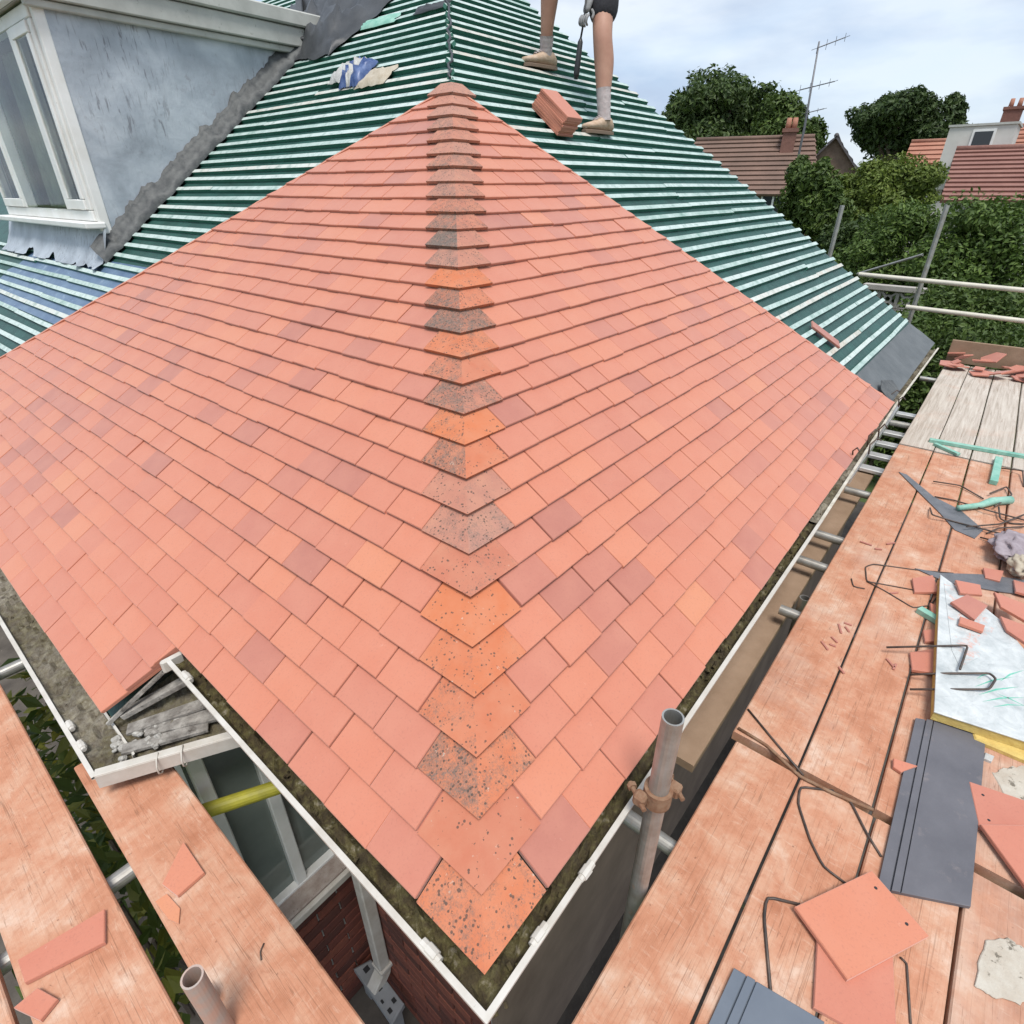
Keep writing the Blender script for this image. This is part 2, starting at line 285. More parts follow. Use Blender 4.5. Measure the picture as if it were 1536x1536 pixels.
# ------------------------------------------------------------------ mesh helpers
class MB:
    def __init__(s): s.v = []; s.f = []; s.a = {}      # a: face attributes (sparse dict name->list)
    def add(s, vs, fs, **attr):
        o = len(s.v); s.v += [V(x) for x in vs]
        for f in fs: s.f.append(tuple(i + o for i in f))
        n = len(s.f)
        for k, val in attr.items():
            L_ = s.a.setdefault(k, []); L_ += [0.0] * (n - len(fs) - len(L_)); L_ += [val] * len(fs)
        return s
    def box(s, c, size, mat3=None, bev=0.0, **attr):
        c = V(c); x, y, z = (q / 2 for q in size)
        if bev <= 0:
            vs = [V((sx * x, sy * y, sz * z)) for sz in (-1, 1) for sy in (-1, 1) for sx in (-1, 1)]
            fs = [(0, 2, 3, 1), (4, 5, 7, 6), (0, 1, 5, 4), (2, 6, 7, 3), (0, 4, 6, 2), (1, 3, 7, 5)]
        else:
            vs = []
            for sz in (-1, 1):
                for sy in (-1, 1):
                    for sx in (-1, 1):
                        for ax in range(3):
                            e = [x, y, z]; p = [(e[i] - (bev if i != ax else 0)) for i in range(3)]
                            vs.append(V((sx * p[0], sy * p[1], sz * p[2])))
            idx = lambda sx, sy, sz, ax: ((sz > 0) * 4 + (sy > 0) * 2 + (sx > 0)) * 3 + ax
            fs = []
            for ax in range(3):
                a, b = [i for i in range(3) if i != ax]
                for sg in (-1, 1):
                    q = []
                    for (p1, p2) in ((-1, -1), (1, -1), (1, 1), (-1, 1)):
                        sgn = [0, 0, 0]; sgn[ax] = sg; sgn[a] = p1; sgn[b] = p2; q.append(idx(*sgn, ax))
                    fs.append(tuple(q))
            for ax in range(3):
                a, b = [i for i in range(3) if i != ax]
                for p1 in (-1, 1):
                    for p2 in (-1, 1):
                        q = []
                        for sg, which in ((-1, a), (1, a), (1, b), (-1, b)):
                            sgn = [0, 0, 0]; sgn[ax] = sg; sgn[a] = p1; sgn[b] = p2; q.append(idx(*sgn, which))
                        fs.append(tuple(q))
            for sz in (-1, 1):
                for sy in (-1, 1):
                    for sx in (-1, 1): fs.append((idx(sx, sy, sz, 0), idx(sx, sy, sz, 1), idx(sx, sy, sz, 2)))
        if mat3 is not None: vs = [mat3 @ q for q in vs]
        return s.add([c + q for q in vs], fs, **attr)
    def bar(s, a, b, w_, h, up=(0, 0, 1), bev=0.0, **attr):
        a, b = V(a), V(b); d = (b - a); ln = d.length; d.normalize(); up = V(up)
        y = up.cross(d).normalized(); z = d.cross(y)
        m = M((d, y, z)).transposed()
        return s.box((a + b) / 2, (ln, w_, h), m, bev, **attr)
    def tube(s, pts, r, n=8, cap=True, r2=None, closed=False, **attr):
        pts = [V(p) for p in pts]; N = len(pts); vs = []; prev = None
        for i, p in enumerate(pts):
            if closed: d = pts[(i + 1) % N] - pts[i - 1]
            else: d = pts[min(i + 1, N - 1)] - pts[max(i - 1, 0)]
            d.normalize()
            if prev is None:
                x = d.orthogonal().normalized()
            else:
                x = prev - d * prev.dot(d); x = x.normalized() if x.length > 1e-6 else d.orthogonal().normalized()
            prev = x; y = d.cross(x)
            rr = r[i] if isinstance(r, (list, tuple)) else r
            for j in range(n):
                an = 2 * math.pi * j / n; vs.append(p + x * (rr * math.cos(an)) + y * (rr * math.sin(an)))
        fs = []
        for i in range(N if closed else N - 1):
            i2 = (i + 1) % N
            for j in range(n): fs.append((i * n + j, i * n + (j + 1) % n, i2 * n + (j + 1) % n, i2 * n + j))
        if cap and not closed: fs += [tuple(range(n))[::-1], tuple((N - 1) * n + j for j in range(n))]
        return s.add(vs, fs, **attr)
    def pipe(s, a, b, r, ri, n=20, **attr):
        a, b = V(a), V(b); d = (b - a).normalized(); x = d.orthogonal().normalized(); y = d.cross(x); vs = []
        for p, rr in ((a, r), (b, r), (b, ri), (a, ri)):
            for j in range(n):
                an = 2 * math.pi * j / n; vs.append(p + (x * math.cos(an) + y * math.sin(an)) * rr)
        fs = [(k * n + j, k * n + (j + 1) % n, ((k + 1) % 4) * n + (j + 1) % n, ((k + 1) % 4) * n + j) for k in range(4) for j in range(n)]
        return s.add(vs, fs, **attr)
    def prism(s, poly, h, nrm=(0, 0, 1), bev=0.0, **attr):      # poly: 3-D points of the lower face (ccw seen from nrm)
        nrm = V(nrm); P = [V(p) for p in poly]; n = len(P); c = sum(P, V()) / n
        area = V()
        for i in range(n): area += (P[i] - c).cross(P[(i + 1) % n] - c)
        if area.dot(nrm) < 0: P.reverse()
        rings = [P]
        if bev > 0:
            rings.append([p + nrm * (h - bev) for p in P])
            rings.append([p + nrm * h + (c - p).normalized() * bev * 1.3 for p in P])
        else: rings.append([p + nrm * h for p in P])
        vs = [p for r_ in rings for p in r_]; fs = [tuple(range(n))[::-1], tuple((len(rings) - 1) * n + j for j in range(n))]
        for k in range(len(rings) - 1):
            for j in range(n): fs.append((k * n + j, k * n + (j + 1) % n, (k + 1) * n + (j + 1) % n, (k + 1) * n + j))
        return s.add(vs, fs, **attr)
    def build(s, name, mat, parent=None, origin=None, smooth=False, kind=None, attrs=None):
        if origin is None:
            mnv = [min(q[i] for q in s.v) for i in range(3)]; mxv = [max(q[i] for q in s.v) for i in range(3)]
            origin = V(((mnv[0] + mxv[0]) / 2, (mnv[1] + mxv[1]) / 2, mnv[2]))
        origin = V(origin)
        me = bpy.data.meshes.new(name); me.from_pydata([tuple(q - origin) for q in s.v], [], s.f)
        me.materials.append(MATS[mat])
        if smooth: me.polygons.foreach_set('use_smooth', [True] * len(me.polygons))
        for k, L_ in list(s.a.items()) + [(k, [v_] * len(s.f)) for k, v_ in (attrs or {}).items()]:
            at = me.attributes.new(k, 'FLOAT', 'FACE'); at.data.foreach_set('value', list(L_) + [0.0] * (len(s.f) - len(L_)))
        o = bpy.data.objects.new(name, me); COL.objects.link(o)
        if parent is not None: o.parent = parent; o.location = origin - wpos(parent)
        else: o.location = origin
        if kind: o['kind'] = kind
        return o
def wpos(o):
    p = V(o.location)
    while o.parent: o = o.parent; p += o.location
    return p
def tag(o, label, cat, group=None):
    o['label'] = label; o['category'] = cat
    if group: o['group'] = group
    return o
def empty(name, loc, label=None, cat=None, group=None, parent=None):
    o = bpy.data.objects.new(name, None); COL.objects.link(o); o.empty_display_size = 0.1
    if parent: o.parent = parent; o.location = V(loc) - wpos(parent)
    else: o.location = loc
    if label: tag(o, label, cat, group)
    return o
def clip(poly, n, d):                      # keep points with n.p <= d (2-D)
    out_ = []
    for i in range(len(poly)):
        a, b = poly[i], poly[(i + 1) % len(poly)]
        da, db = n[0] * a[0] + n[1] * a[1] - d, n[0] * b[0] + n[1] * b[1] - d
        if da <= 0: out_.append(a)
        if da * db < 0:
            t = da / (da - db); out_.append((a[0] + (b[0] - a[0]) * t, a[1] + (b[1] - a[1]) * t))
    return out_

# ================================================================== SETTING
gm = MB()
gm.add([(-300, -300, 0), (300, -300, 0), (300, 300, 0), (-300, 300, 0)], [(0, 1, 2, 3)])
g = gm.build('ground', 'lawn', origin=(0, 0, 0), kind='structure')
pm = MB(); pm.add([(-2.5, -2.2, 0.004), (8.6, -2.2, 0.004), (8.6, 0.6, 0.004), (0.6, 0.6, 0.004), (0.6, 12, 0.004), (-2.5, 12, 0.004)], [(0, 1, 2, 3, 4, 5)])
pm.build('path', 'ground_dirt', origin=(0, 0, 0), kind='structure')

# ================================================================== HOUSE
house = empty('house', (3.3, 4, 0), 'red brick house with hip roof half covered in new clay tiles', 'house')
AP = (4.28, 4.28); XE = 6.62; HT = 0.070            # tile top above the underlay
drop = HT / CS
def wave(x, y): return 0.006 * math.sin(x * 1.7 + y * 0.9) + 0.004 * math.sin(y * 2.6 - x * 1.1 + 1) + 0.0025 * math.sin(5 * x + 3.3 * y)
def zroof(t): return EAVE + T * t - drop
mb = MB()
def sheet(mb, P, z=0.0):
    mb.add(P, [tuple(range(len(P)))])
ap = V((*AP, zroof(AP[0]))); rid = V((AP[0], 11, zroof(AP[0])))
e0 = V((0.03, 0.03, zroof(0.03))); e1 = V((XE, 0.115, zroof(0.115))); e3 = V((0.03, 11, zroof(0.03))); e2 = V((XE, 11, zroof(0.03)))
roof_m = MB()
roof_m.add([e0, e1, ap, rid, e3, e2], [(0, 1, 2), (4, 0, 2, 3), (1, 5, 3, 2)])
bx0 = V((-0.215, 1.50, zroof(-0.215))); bx1 = V((-0.215, 11, zroof(-0.215))); bx2 = V((0.03, 1.40, zroof(0.03)))
roof_m.add([bx0, bx2, e3, bx1], [(0, 1, 2, 3)])
roof = roof_m.build('roof', 'green_underlay', house)
roof['label'] = 'green underlay and battens with red tiles laid from the hip'

# ---- tiles. Slope frames: left slope (u = y, v up the slope), right slope (u = x)
VO = HT * T                                   # so that v = 0 at the upper tail edge
def P_left(u, v, h): return V(((v + VO) * CS - h * SN, u, EAVE - drop + (v + VO) * SN + h * CS))
def P_right(u, v, h):
    v += 0.0145 * max(0.0, u - v * CS - 0.2)      # courses run a hair out of parallel, as laid
    return V((u, (v + VO) * CS - h * SN, EAVE - drop + (v + VO) * SN + h * CS))
TH, GA, TW, WING = 0.013, 0.100, 0.165, 0.195
H0 = HT - TH; TILT = 0.128
def tile_into(mb, Pf, poly, v0, jit, tint):
    rot, dh, du, dv, roll = jit
    cu = sum(p[0] for p in poly) / len(poly)
    pts = []
    for (u, v) in poly:
        uu = u - cu; vv = v - v0
        u2 = cu + uu * math.cos(rot) - vv * math.sin(rot) + du; v2 = v0 + uu * math.sin(rot) + vv * math.cos(rot) + dv
        pts.append((u2, v2))
    n = len(pts); bev = 0.0022
    ccu = sum(p[0] for p in pts) / n; ccv = sum(p[1] for p in pts) / n
    def hh(u, v):
        q = Pf(u, v, 0); return H0 - (v - v0) * TILT + dh + (u - ccu) * roll + wave(q.x, q.y) * 0.6
    b = [Pf(u, v, hh(u, v)) for u, v in pts]; t1 = [Pf(u, v, hh(u, v) + TH - bev) for u, v in pts]; t2 = []
    for u, v in pts:
        L_ = math.hypot(u - ccu, v - ccv) or 1
        iu, iv = u - bev * 1.4 * (u - ccu) / L_, v - bev * 1.4 * (v - ccv) / L_
        t2.append(Pf(iu, iv, hh(iu, iv) + TH))
    vs = b + t1 + t2; fs = [tuple(range(n))[::-1], tuple(range(2 * n, 3 * n))]
    for k in range(2):
        for j in range(n): fs.append((k * n + j, k * n + (j + 1) % n, (k + 1) * n + (j + 1) % n, (k + 1) * n + j))
    if Pf is P_left: fs = [f[::-1] for f in fs]
    mb.add(vs, fs, tint=tint)
NC = 30
tiles = []
for side, Pf in (('L', P_left), ('R', P_right)):
    # diagonal edge in (u, v): left  u + 1.285*CS*v <= 5.43 ; right u + 0.76*CS*v <= 4.19
    sl, lim = (1.285 * CS, 5.43) if side == 'L' else (0.76 * CS, 4.19)
    for k in range(-3 if side == 'L' else 0, NC):
        v0 = k * GA
        if k >= 0: u0 = v0 * CS + WING
        else: u0 = 1.37 + 0.165 * R_.choice((0.0, 0.5)) * 0 - (k % 2) * 0.08 - 0.05
        ln = 0.235 if k > NC - 4 else 0.262
        first = True
        while True:
            head = ln if not first or k < 0 else 0.225
            poly = [(u0 + 0.0008, v0), (u0 + TW - 0.0022, v0), (u0 + TW - 0.0022, v0 + head), (u0 + 0.0008, v0 + head)]
            poly = clip(poly, (1, sl), lim)
            if k < 0:
                poly = clip(poly, (-1, -0.42 * CS), -1.375)
            elif side == 'L' and k < 3: pass
            first = False
            if u0 > lim - sl * v0: break
            u0 += TW
            if len(poly) < 3: continue
            ar = abs(sum(poly[i][0] * poly[(i + 1) % len(poly)][1] - poly[(i + 1) % len(poly)][0] * poly[i][1] for i in range(len(poly)))) / 2
            if ar < 0.0008: continue
            if max(p[1] for p in poly) > (NC + 0.6) * GA: poly = clip(poly, (0, 1), (NC + 0.6) * GA)
            j = (R_.gauss(0, 0.0045), R_.gauss(0, 0.0010), R_.gauss(0, 0.0007), R_.gauss(0, 0.0016), R_.gauss(0, 0.006))
            c = Pf(sum(p[0] for p in poly) / len(poly), v0 + 0.05, HT)
            tint = min(0.92, max(0.12, R_.gauss(0.5, 0.15)))
            cl_ = mn.noise(V((c.x * 2.2, c.y * 2.2, 3.0)))
            if R_.random() < 0.035 + (0.22 if cl_ > 0.18 else 0): tint = R_.uniform(0.02, 0.16)
            px, py, t = proj(c)
            vis = -60 < px < 1600 and py < 1600 and t > 0.1
            tiles.append((1.0 / t ** 2 if vis else 0, Pf, poly, v0, j, tint))
tiles.sort(key=lambda q: -q[0])
rest = MB()
for i, (sc_, Pf, poly, v0, j, tint) in enumerate(tiles):
    if i < 300:
        m1 = MB(); tile_into(m1, Pf, poly, v0, j, tint); m1.build('tile', 'clay_tile', roof)
    else: tile_into(rest, Pf, poly, v0, j, tint)
rest.build('tile_courses', 'clay_tile', roof, kind='stuff')

# hip tiles: two wings meeting on the arris
GR = {0: (.62, .5), 1: (.18, .12), 2: (.85, .62), 3: (.5, .2), 4: (.42, .35), 5: (.2, .22), 6: (.35, .45), 7: (.6, .62), 8: (.45, .42), 9: (.82, .35),
      10: (.55, .25), 11: (.9, .72), 12: (.68, .35), 13: (.5, .6), 14: (1.05, .95), 15: (.95, .5), 16: (.45, .5), 17: (.72, .5), 18: (1.15, .45), 19: (.95, .6),
      20: (.7, .7), 21: (.75, .6), 22: (.55, .45), 23: (.75, .72), 24: (.45, .5), 25: (.6, .5), 26: (.7, .5), 27: (.4, .4), 28: (.4, .3), 29: (.5, .5)}
TI = {0: .8, 1: .45, 2: .7, 3: .62, 4: .85, 5: .95, 6: .3, 7: .12, 8: .2, 9: .6, 10: .9, 11: .3, 12: .5, 13: .7, 14: .5, 15: .6, 16: .9}
for k in range(NC):
    v0 = k * GA; hj = R_.uniform(0.0012, 0.004); dv = R_.gauss(0, 0.0015); v0 += dv
    rings = []
    wl, wr = WING - R_.uniform(0.001, 0.004), WING - R_.uniform(0.001, 0.004)
    top = min(0.215, WING / CS - 0.012, max(0.05, (NC + 0.25) * GA - v0))
    gl, gr_ = GR.get(k, (.5, .5)); ti = TI.get(k, R_.uniform(0.0, 0.3))
    m1 = MB()
    def uh(v, h): return (v + VO) * CS - h * SN
    def arr(v, dz): h = H0 - (v - v0) * TILT + hj + dz; return h
    hb0, ht0 = arr(v0, 0), arr(v0, 0.014); hb1, ht1 = arr(v0 + top, 0), arr(v0 + top, 0.014)
    for Pf, wd, gg in ((P_left, wl, gl), (P_right, wr, gr_)):
        base = v0 * CS
        a0, a1 = Pf(uh(v0, hb0), v0, hb0), Pf(uh(v0, ht0), v0, ht0)          # tip bottom / top
        b0, b1 = Pf(base + wd, v0, hb0), Pf(base + wd, v0, ht0)              # wing end
        c0, c1 = Pf(base + wd, v0 + top, hb1), Pf(base + wd, v0 + top, ht1)  # head outer
        d0, d1 = Pf(uh(v0 + top, hb1), v0 + top, hb1), Pf(uh(v0 + top, ht1), v0 + top, ht1)
        # small round-over on the tail
        a2 = Pf(uh(v0 + .004, ht0), v0 + .004, ht0 + .0); b2 = Pf(base + wd, v0 + .004, ht0)
        fs = [(0, 2, 4, 6), (1, 7, 5, 3), (0, 1, 3, 2), (2, 3, 5, 4), (4, 5, 7, 6)]
        if Pf is P_right: fs = [f[::-1] for f in fs]
        m1.add([a0, a1, b0, b1, c0, c1, d0, d1], fs, tint=ti + R_.uniform(-.06, .06), grime=gg)
    m1.build('hip_tile', 'weathered_hip_tile', roof)

# pale cut edge along both diagonals
def edge_strip(Pf, sl, lim):
    m1 = MB(); n = 40; vs = []
    for i in range(n + 1):
        v = 0.02 + (NC * GA - 0.10) * i / n; u = lim - sl * v
        h = 0.052
        for du, dh in ((-0.012, -0.03), (-0.012, 0.012), (0.014, 0.012), (0.014, -0.03)): vs.append(Pf(u + du, v, h + dh + 0.0015 * math.sin(i * 2.3)))
    fs = [(i * 4 + j, i * 4 + (j + 1) % 4, i * 4 + 4 + (j + 1) % 4, i * 4 + 4 + j) for i in range(n) for j in range(4)] + [(0, 1, 2, 3), (4 * n + 3, 4 * n + 2, 4 * n + 1, 4 * n)]
    m1.add(vs, fs, tint=0.7); o = m1.build('edge_strip', 'clay_tile', roof); o['label'] = 'straight cut edge strip of the tiling'
edge_strip(P_left, 1.285 * CS, 5.43); edge_strip(P_right, 0.76 * CS, 4.19)

# battens
DORM_Y0, DORM_X0, DORM_X1 = 4.90, 1.20, 3.12
def batten(Pf, v, u0, u1, nm='batten'):
    while u1 - u0 > 0.12:
        ln = R_.choice((1.4, 2.0, 2.6, 3.4)); e = u1 if u1 - u0 < ln + 0.35 else u0 + ln
        dvv = R_.gauss(0, 0.0035); dh = R_.gauss(0, 0.0012); tint = R_.choice((R_.uniform(0.05, 0.55), R_.uniform(0.4, 0.85), R_.uniform(0.5, 0.88)))
        if R_.random() < 0.11: tint = R_.uniform(0.9, 1.0)
        tw = R_.gauss(0, 0.003); m1 = MB(); bw, bh = 0.034, 0.0245
        n = max(1, int((e - u0) / 0.5)); vs = []
        for i in range(n + 1):
            u = u0 + (e - 0.003 - u0) * i / n; sgn = 0.0025 * math.sin(u * 3 + v * 40); vv = v + dvv + tw * (u - u0) + sgn
            for a, b in ((-bw / 2, 0.0), (bw / 2, 0.0), (bw / 2, bh), (-bw / 2, bh)): vs.append(Pf(u, vv + a, b - 0.002 + dh + 0.0))
        fs = [(i * 4 + j, i * 4 + (j + 1) % 4, i * 4 + 4 + (j + 1) % 4, i * 4 + 4 + j) for i in range(n) for j in range(4)] + [(3, 2, 1, 0), (4 * n, 4 * n + 1, 4 * n + 2, 4 * n + 3)]
        if Pf is P_left: fs = [f[::-1] for f in fs]
        
        m1.add(vs, fs, tint=tint); tl = [(1.0 if (q < 4 * n and q % 4 == 2) else 0.0) for q in range(len(fs))]; m1.a['dust'] = tl  # outer face takes the painted sky sheen, other faces the painted shade
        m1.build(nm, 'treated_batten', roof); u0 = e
for k in range(-2, 52):
    v = k * GA + 0.235; x = v * CS
    st = max(x + R_.uniform(0.004, 0.03), 5.43 - 1.285 * x - 0.28) if v < 3.0 else x + R_.uniform(0.004, 0.03)
    far = 9.6 if x < DORM_X0 or x > DORM_X1 else DORM_Y0
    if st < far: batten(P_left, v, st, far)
    if k < 1: continue
    st = max(x + R_.uniform(0.004, 0.03), 4.19 - 0.76 * x - 0.28) if v < 3.0 else x + R_.uniform(0.004, 0.03)
    xv = XE - 0.545 * x - 0.03 + R_.gauss(0, 0.012)
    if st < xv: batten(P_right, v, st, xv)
# dark folded underlay along the open hip
m1 = MB(); pts = []
for i in range(60):
    v = 3.12 + i * 0.037; h = 0.028; b = P_left((v + VO) * CS - h * SN, v, h); s_ = R_.gauss(0, 0.006); pts.append(b + V((s_, -s_, 0.004)))
m1.tube(pts, 0.0075, 6); o = m1.build('hip_fold', 'dark_tarp', roof, smooth=True)
# grey eaves felt on the untiled end of the right slope
m1 = MB(); n = 12; vs = []
for i in range(n + 1):
    u = 4.12 + (XE - 0.05 - 4.12) * i / n
    for v, h in ((-0.005, 0.016), (0.15, 0.006), (0.305, 0.006)): vs.append(P_right(u - (0.09 if i == n and v > .2 else 0), v, h + 0.003 * math.sin(i * 1.7 + v * 9)))
m1.add(vs, [(i * 3 + j, i * 3 + 3 + j, i * 3 + 4 + j, i * 3 + 1 + j) for i in range(n) for j in range(2)])
m1.build('eaves_felt', 'grey_felt', roof, smooth=True)
# blue sheet patch on the left slope, under the battens
m1 = MB(); vs = []; nx, ny = 8, 14
for i in range(nx + 1):
    for j in range(ny + 1):
        v = 0.86 + 0.62 * i / nx; u = 3.9 + 3.2 * j / ny - 0.4 * i / nx
        vs.append(P_left(u + 0.05 * math.sin(i * 2), v, 0.004 + 0.002 * math.sin(i * 3 + j)))
m1.add(vs, [(i * (ny + 1) + j, i * (ny + 1) + j + 1, (i + 1) * (ny + 1) + j + 1, (i + 1) * (ny + 1) + j) for i in range(nx) for j in range(ny)])
m1.build('underlay_patch', 'blue_sheet', roof, smooth=True)['label'] = 'blue plastic patch in the underlay below the dormer'

# ---- gutters
def gutter(name, a, b, inward, mat='white_upvc', r=0.052, debris=0.0, mitre=False, label=None):
    """half-round channel, rim at z of a/b, a/b on the centre line; inward = horizontal unit towards the wall"""
    a, b, inward = V(a), V(b), V(inward); m1 = MB(); n = 12; vs = []
    alx = abs((b - a).x) > abs((b - a).y)
    def mit(q, first):
        if mitre and first: q = V((q.y, q.y, q.z)) if alx else V((q.x, q.x, q.z))
        return q
    prof = []
    for i in range(n + 1):
        an = math.pi * i / n; prof.append((-math.cos(an) * r, -math.sin(an) * r * 1.05))
    prof = [(-r - 0.011, 0.001), (-r - 0.011, 0.009), (-r + 0.0025, 0.009)] + [(x * 0.95, z) for x, z in prof] + [(r + .004, 0.004)] + [(x * 1.03, z * 1.05 - 0.003) for x, z in prof[::-1]]
    N = len(prof)
    for p in (a, b):
        for x, z in prof: vs.append(mit(p + inward * x + V((0, 0, z)), p is a))
    m1.add(vs, [(j, (j + 1) % N, N + (j + 1) % N, N + j) for j in range(N)])
    o = m1.build(name, mat, house); 
    if label: o['label'] = label
    # debris bed
    ln = (b - a).length; d = (b - a).normalized(); k = max(6, int(ln / 0.022)); md = MB(); vs = []; q = 6
    for i in range(k + 1):
        for j in range(q + 1):
            x = (-0.90 + 1.80 * j / q) * r; pa = mit(a + inward * x, True) - inward * x; p = pa + (b - pa) * (i / k)
            hgt = -r * (0.52 if debris < .5 else 0.30) - 0.0 + 0.022 * mn.noise(V((p.x * 19, p.y * 19, x * 40))) + 0.012 * mn.noise(V((p.x * 60, p.y * 60, x * 90)))
            hgt = min(hgt, -0.004); lim = math.sqrt(max(0.0, 1 - (x / r / 0.95) ** 2)) * -r
            vs.append(p + inward * x + V((0, 0, max(hgt, lim + 0.001))))
    fs = [(i * (q + 1) + j, i * (q + 1) + j + 1, (i + 1) * (q + 1) + j + 1, (i + 1) * (q + 1) + j) for i in range(k) for j in range(q)]
    md.add(vs, fs)
    # clumps of moss and grit
    rr = random.Random(name + str(a.x) + str(a.y))
    for i in range(int(ln * 55)):
        p = a + d * (ln * rr.random()) + inward * rr.uniform(-0.85, 0.6) * r + V((0, 0, -r * 0.42)); s_ = rr.uniform(0.003, 0.009)
        md.box(p, (s_ * 1.6, s_, s_), M.Rotation(rr.uniform(0, 3), 3, V((rr.random(), rr.random(), rr.random() + .1)).normalized()))
    tn = [debris * (0.3 + 0.7 * min(1, max(0, 0.5 + 1.4 * mn.noise(V(md.v[f[0]]) * 3.1)))) for f in md.f]
    md.a = {}; od = md.build('gutter_debris', 'gutter_debris', o, kind='stuff', smooth=False)
    at = od.data.attributes.new('tint', 'FLOAT', 'FACE'); at.data.foreach_set('value', tn)
    return o
def bracket(parent, p, along, sz=1.0):
    m1 = MB(); al = V(along).normalized(); p = V(p)
    m1.tube([p + al * t * sz for t in (-.030, -.020, -.0195, .006, .0065, .022, .0225)], [q * sz for q in (.0085, .009, .0125, .0130, .0105, .0105, .0085)], 8)
    m1.build('gutter_clip', 'white_upvc', parent)
RZ = 2.655
gR = gutter('gutter', (-0.052, 0.018, RZ), (2.3, 0.056, RZ), (-0.0165, 1, 0), debris=0.12, label='white gutter of the right slope clogged with moss', mitre=True)
gR2 = gutter('gutter', (2.3, 0.056, RZ), (4.4, 0.108, RZ), (-0.025, 1, 0), mat='dirty_upvc', debris=1.0)
gR3 = gutter('gutter', (4.4, 0.108, RZ), (XE, 0.120, RZ), (-0.02, 1, 0), mat='dirty_upvc', debris=0.9)
gL = gutter('gutter', (0.018, -0.052, RZ), (0.024, 1.365, RZ), (1, -0.003, 0), debris=0.08, label='white gutter of the left slope clogged with moss', mitre=True)
for px, py in ((645, 1425), (280, 1015)): bracket(gL, at_z(px, py, RZ + 0.004), (0, 1, 0))
for px, py in ((810, 1400), (880, 1305)): bracket(gR, at_z(px, py, RZ + 0.004), (1, 0, 0), 0.95)
m1 = MB(); m1.box((-0.02, 1.372, RZ - 0.012), (0.07, 0.018, 0.05), bev=0.006); m1.build('gutter_end', 'white_upvc', gL)
BZ = 2.445
gB = gutter('gutter', (-0.275, 1.30, BZ), (-0.275, 9.5, BZ), (1, 0, 0), debris=0.75, label='white gutter of the bay full of grey debris')
for px, py in ((105, 1088), (122, 1118)): bracket(gB, at_z(px, py, BZ + 0.004), (0, 1, 0), 0.9)
A_, B_ = V((-0.318, 1.300, BZ)), V((0.05, 1.125, BZ - 0.02))
dd = (B_ - A_).normalized(); m1 = MB(); m1.bar(A_ + V((-.012, .004, -.018)), B_ + V((0, 0, -.018)), 0.012, 0.056, bev=.003); m1.bar(A_ + V((-.008, .012, .0085)), B_ + V((0, .010, .0085)), 0.028, 0.008, bev=.002)
gC = m1.build('gutter_return', 'white_upvc', house); gC['label'] = 'white board closing the end of the bay gutter'
for px, py in ((235, 1135), (272, 1124)):
    c = at_z(px, py, BZ); m1 = MB(); loop = [c + V((dd.x * .004 * math.sin(i), dd.y * .004, 0)) + V((-dd.y, dd.x, 0)) * (0.03 * math.cos(i * 0.7)) + V((0, 0, -0.028 + 0.036 * math.sin(i * 0.7))) for i in range(9)]
    m1.tube(loop, 0.0028, 5, closed=True); m1.build('tie_string', 'white_upvc', gC, smooth=True)
# tray of old timber and mortar at the cut corner of the bay
tray = MB(); vs = []; nx, ny = 26, 20; T0, T1, T2, T3 = A_ + V((.0, .012, -.012)), B_ + V((.05, .012, -.012)), V((0.08, 1.46, 2.55)), V((-0.24, 1.53, 2.43))
for i in range(nx + 1):
    for j in range(ny + 1):
        s_, t = i / nx, j / ny; p = (T0 * (1 - s_) + T1 * s_) * (1 - t) + (T3 * (1 - s_) + T2 * s_) * t
        vs.append(p + V((0, 0, 0.022 * mn.noise(p * 17) + 0.012 * mn.noise(p * 48) - 0.03 * t * (1 - t) * 2)))
tray.add(vs, [(i * (ny + 1) + j, (i + 1) * (ny + 1) + j, (i + 1) * (ny + 1) + j + 1, i * (ny + 1) + j + 1) for i in range(nx) for j in range(ny)])
tr = tray.build('soffit_tray', 'gutter_debris', house, attrs={'tint': 0.35})
for (p, q, w_, h) in (((-.20, 1.42, 2.445), (.04, 1.30, 2.47), .045, .012), ((-.16, 1.37, 2.445), (.05, 1.235, 2.45), .055, .014), ((-.19, 1.47, 2.47), (.03, 1.37, 2.55), .036, .02), ((-.24, 1.345, 2.447), (-.02, 1.235, 2.44), .04, .014)):
    m1 = MB(); m1.bar(p, q, w_, h, bev=0.0015); m1.build('timber_strip', 'weathered_timber', tr)
md = MB()
for i in range(46):
    t = R_.random() ** 0.7; p = V((-0.285 + 0.20 * t + R_.uniform(-.02, .02), 1.37 - 0.06 * t + R_.uniform(-.05, .06), 2.436 + R_.uniform(0, .012))); s_ = R_.uniform(0.006, 0.022)
    md.box(p, (s_ * 1.4, s_, s_ * .8), M.Rotation(R_.uniform(0, 6), 3, V((R_.random(), R_.random(), R_.random() + .1)).normalized()), bev=s_ * 0.2)
md.build('mortar_crumbs', 'mortar', tr, kind='stuff')
m1 = MB(); pp = [at_z(*q, 2.475) for q in ((330, 1075), (352, 1070), (378, 1098), (366, 1112), (345, 1098))]; m1.prism(pp, 0.003); m1.build('lead_scrap', 'blue_slab', tr)
m1 = MB(); m1.bar((-0.235, 1.475, 2.462), (-0.0, 1.383, 2.64), 0.010, 0.012); m1.build('verge_lath', 'weathered_timber', tr)

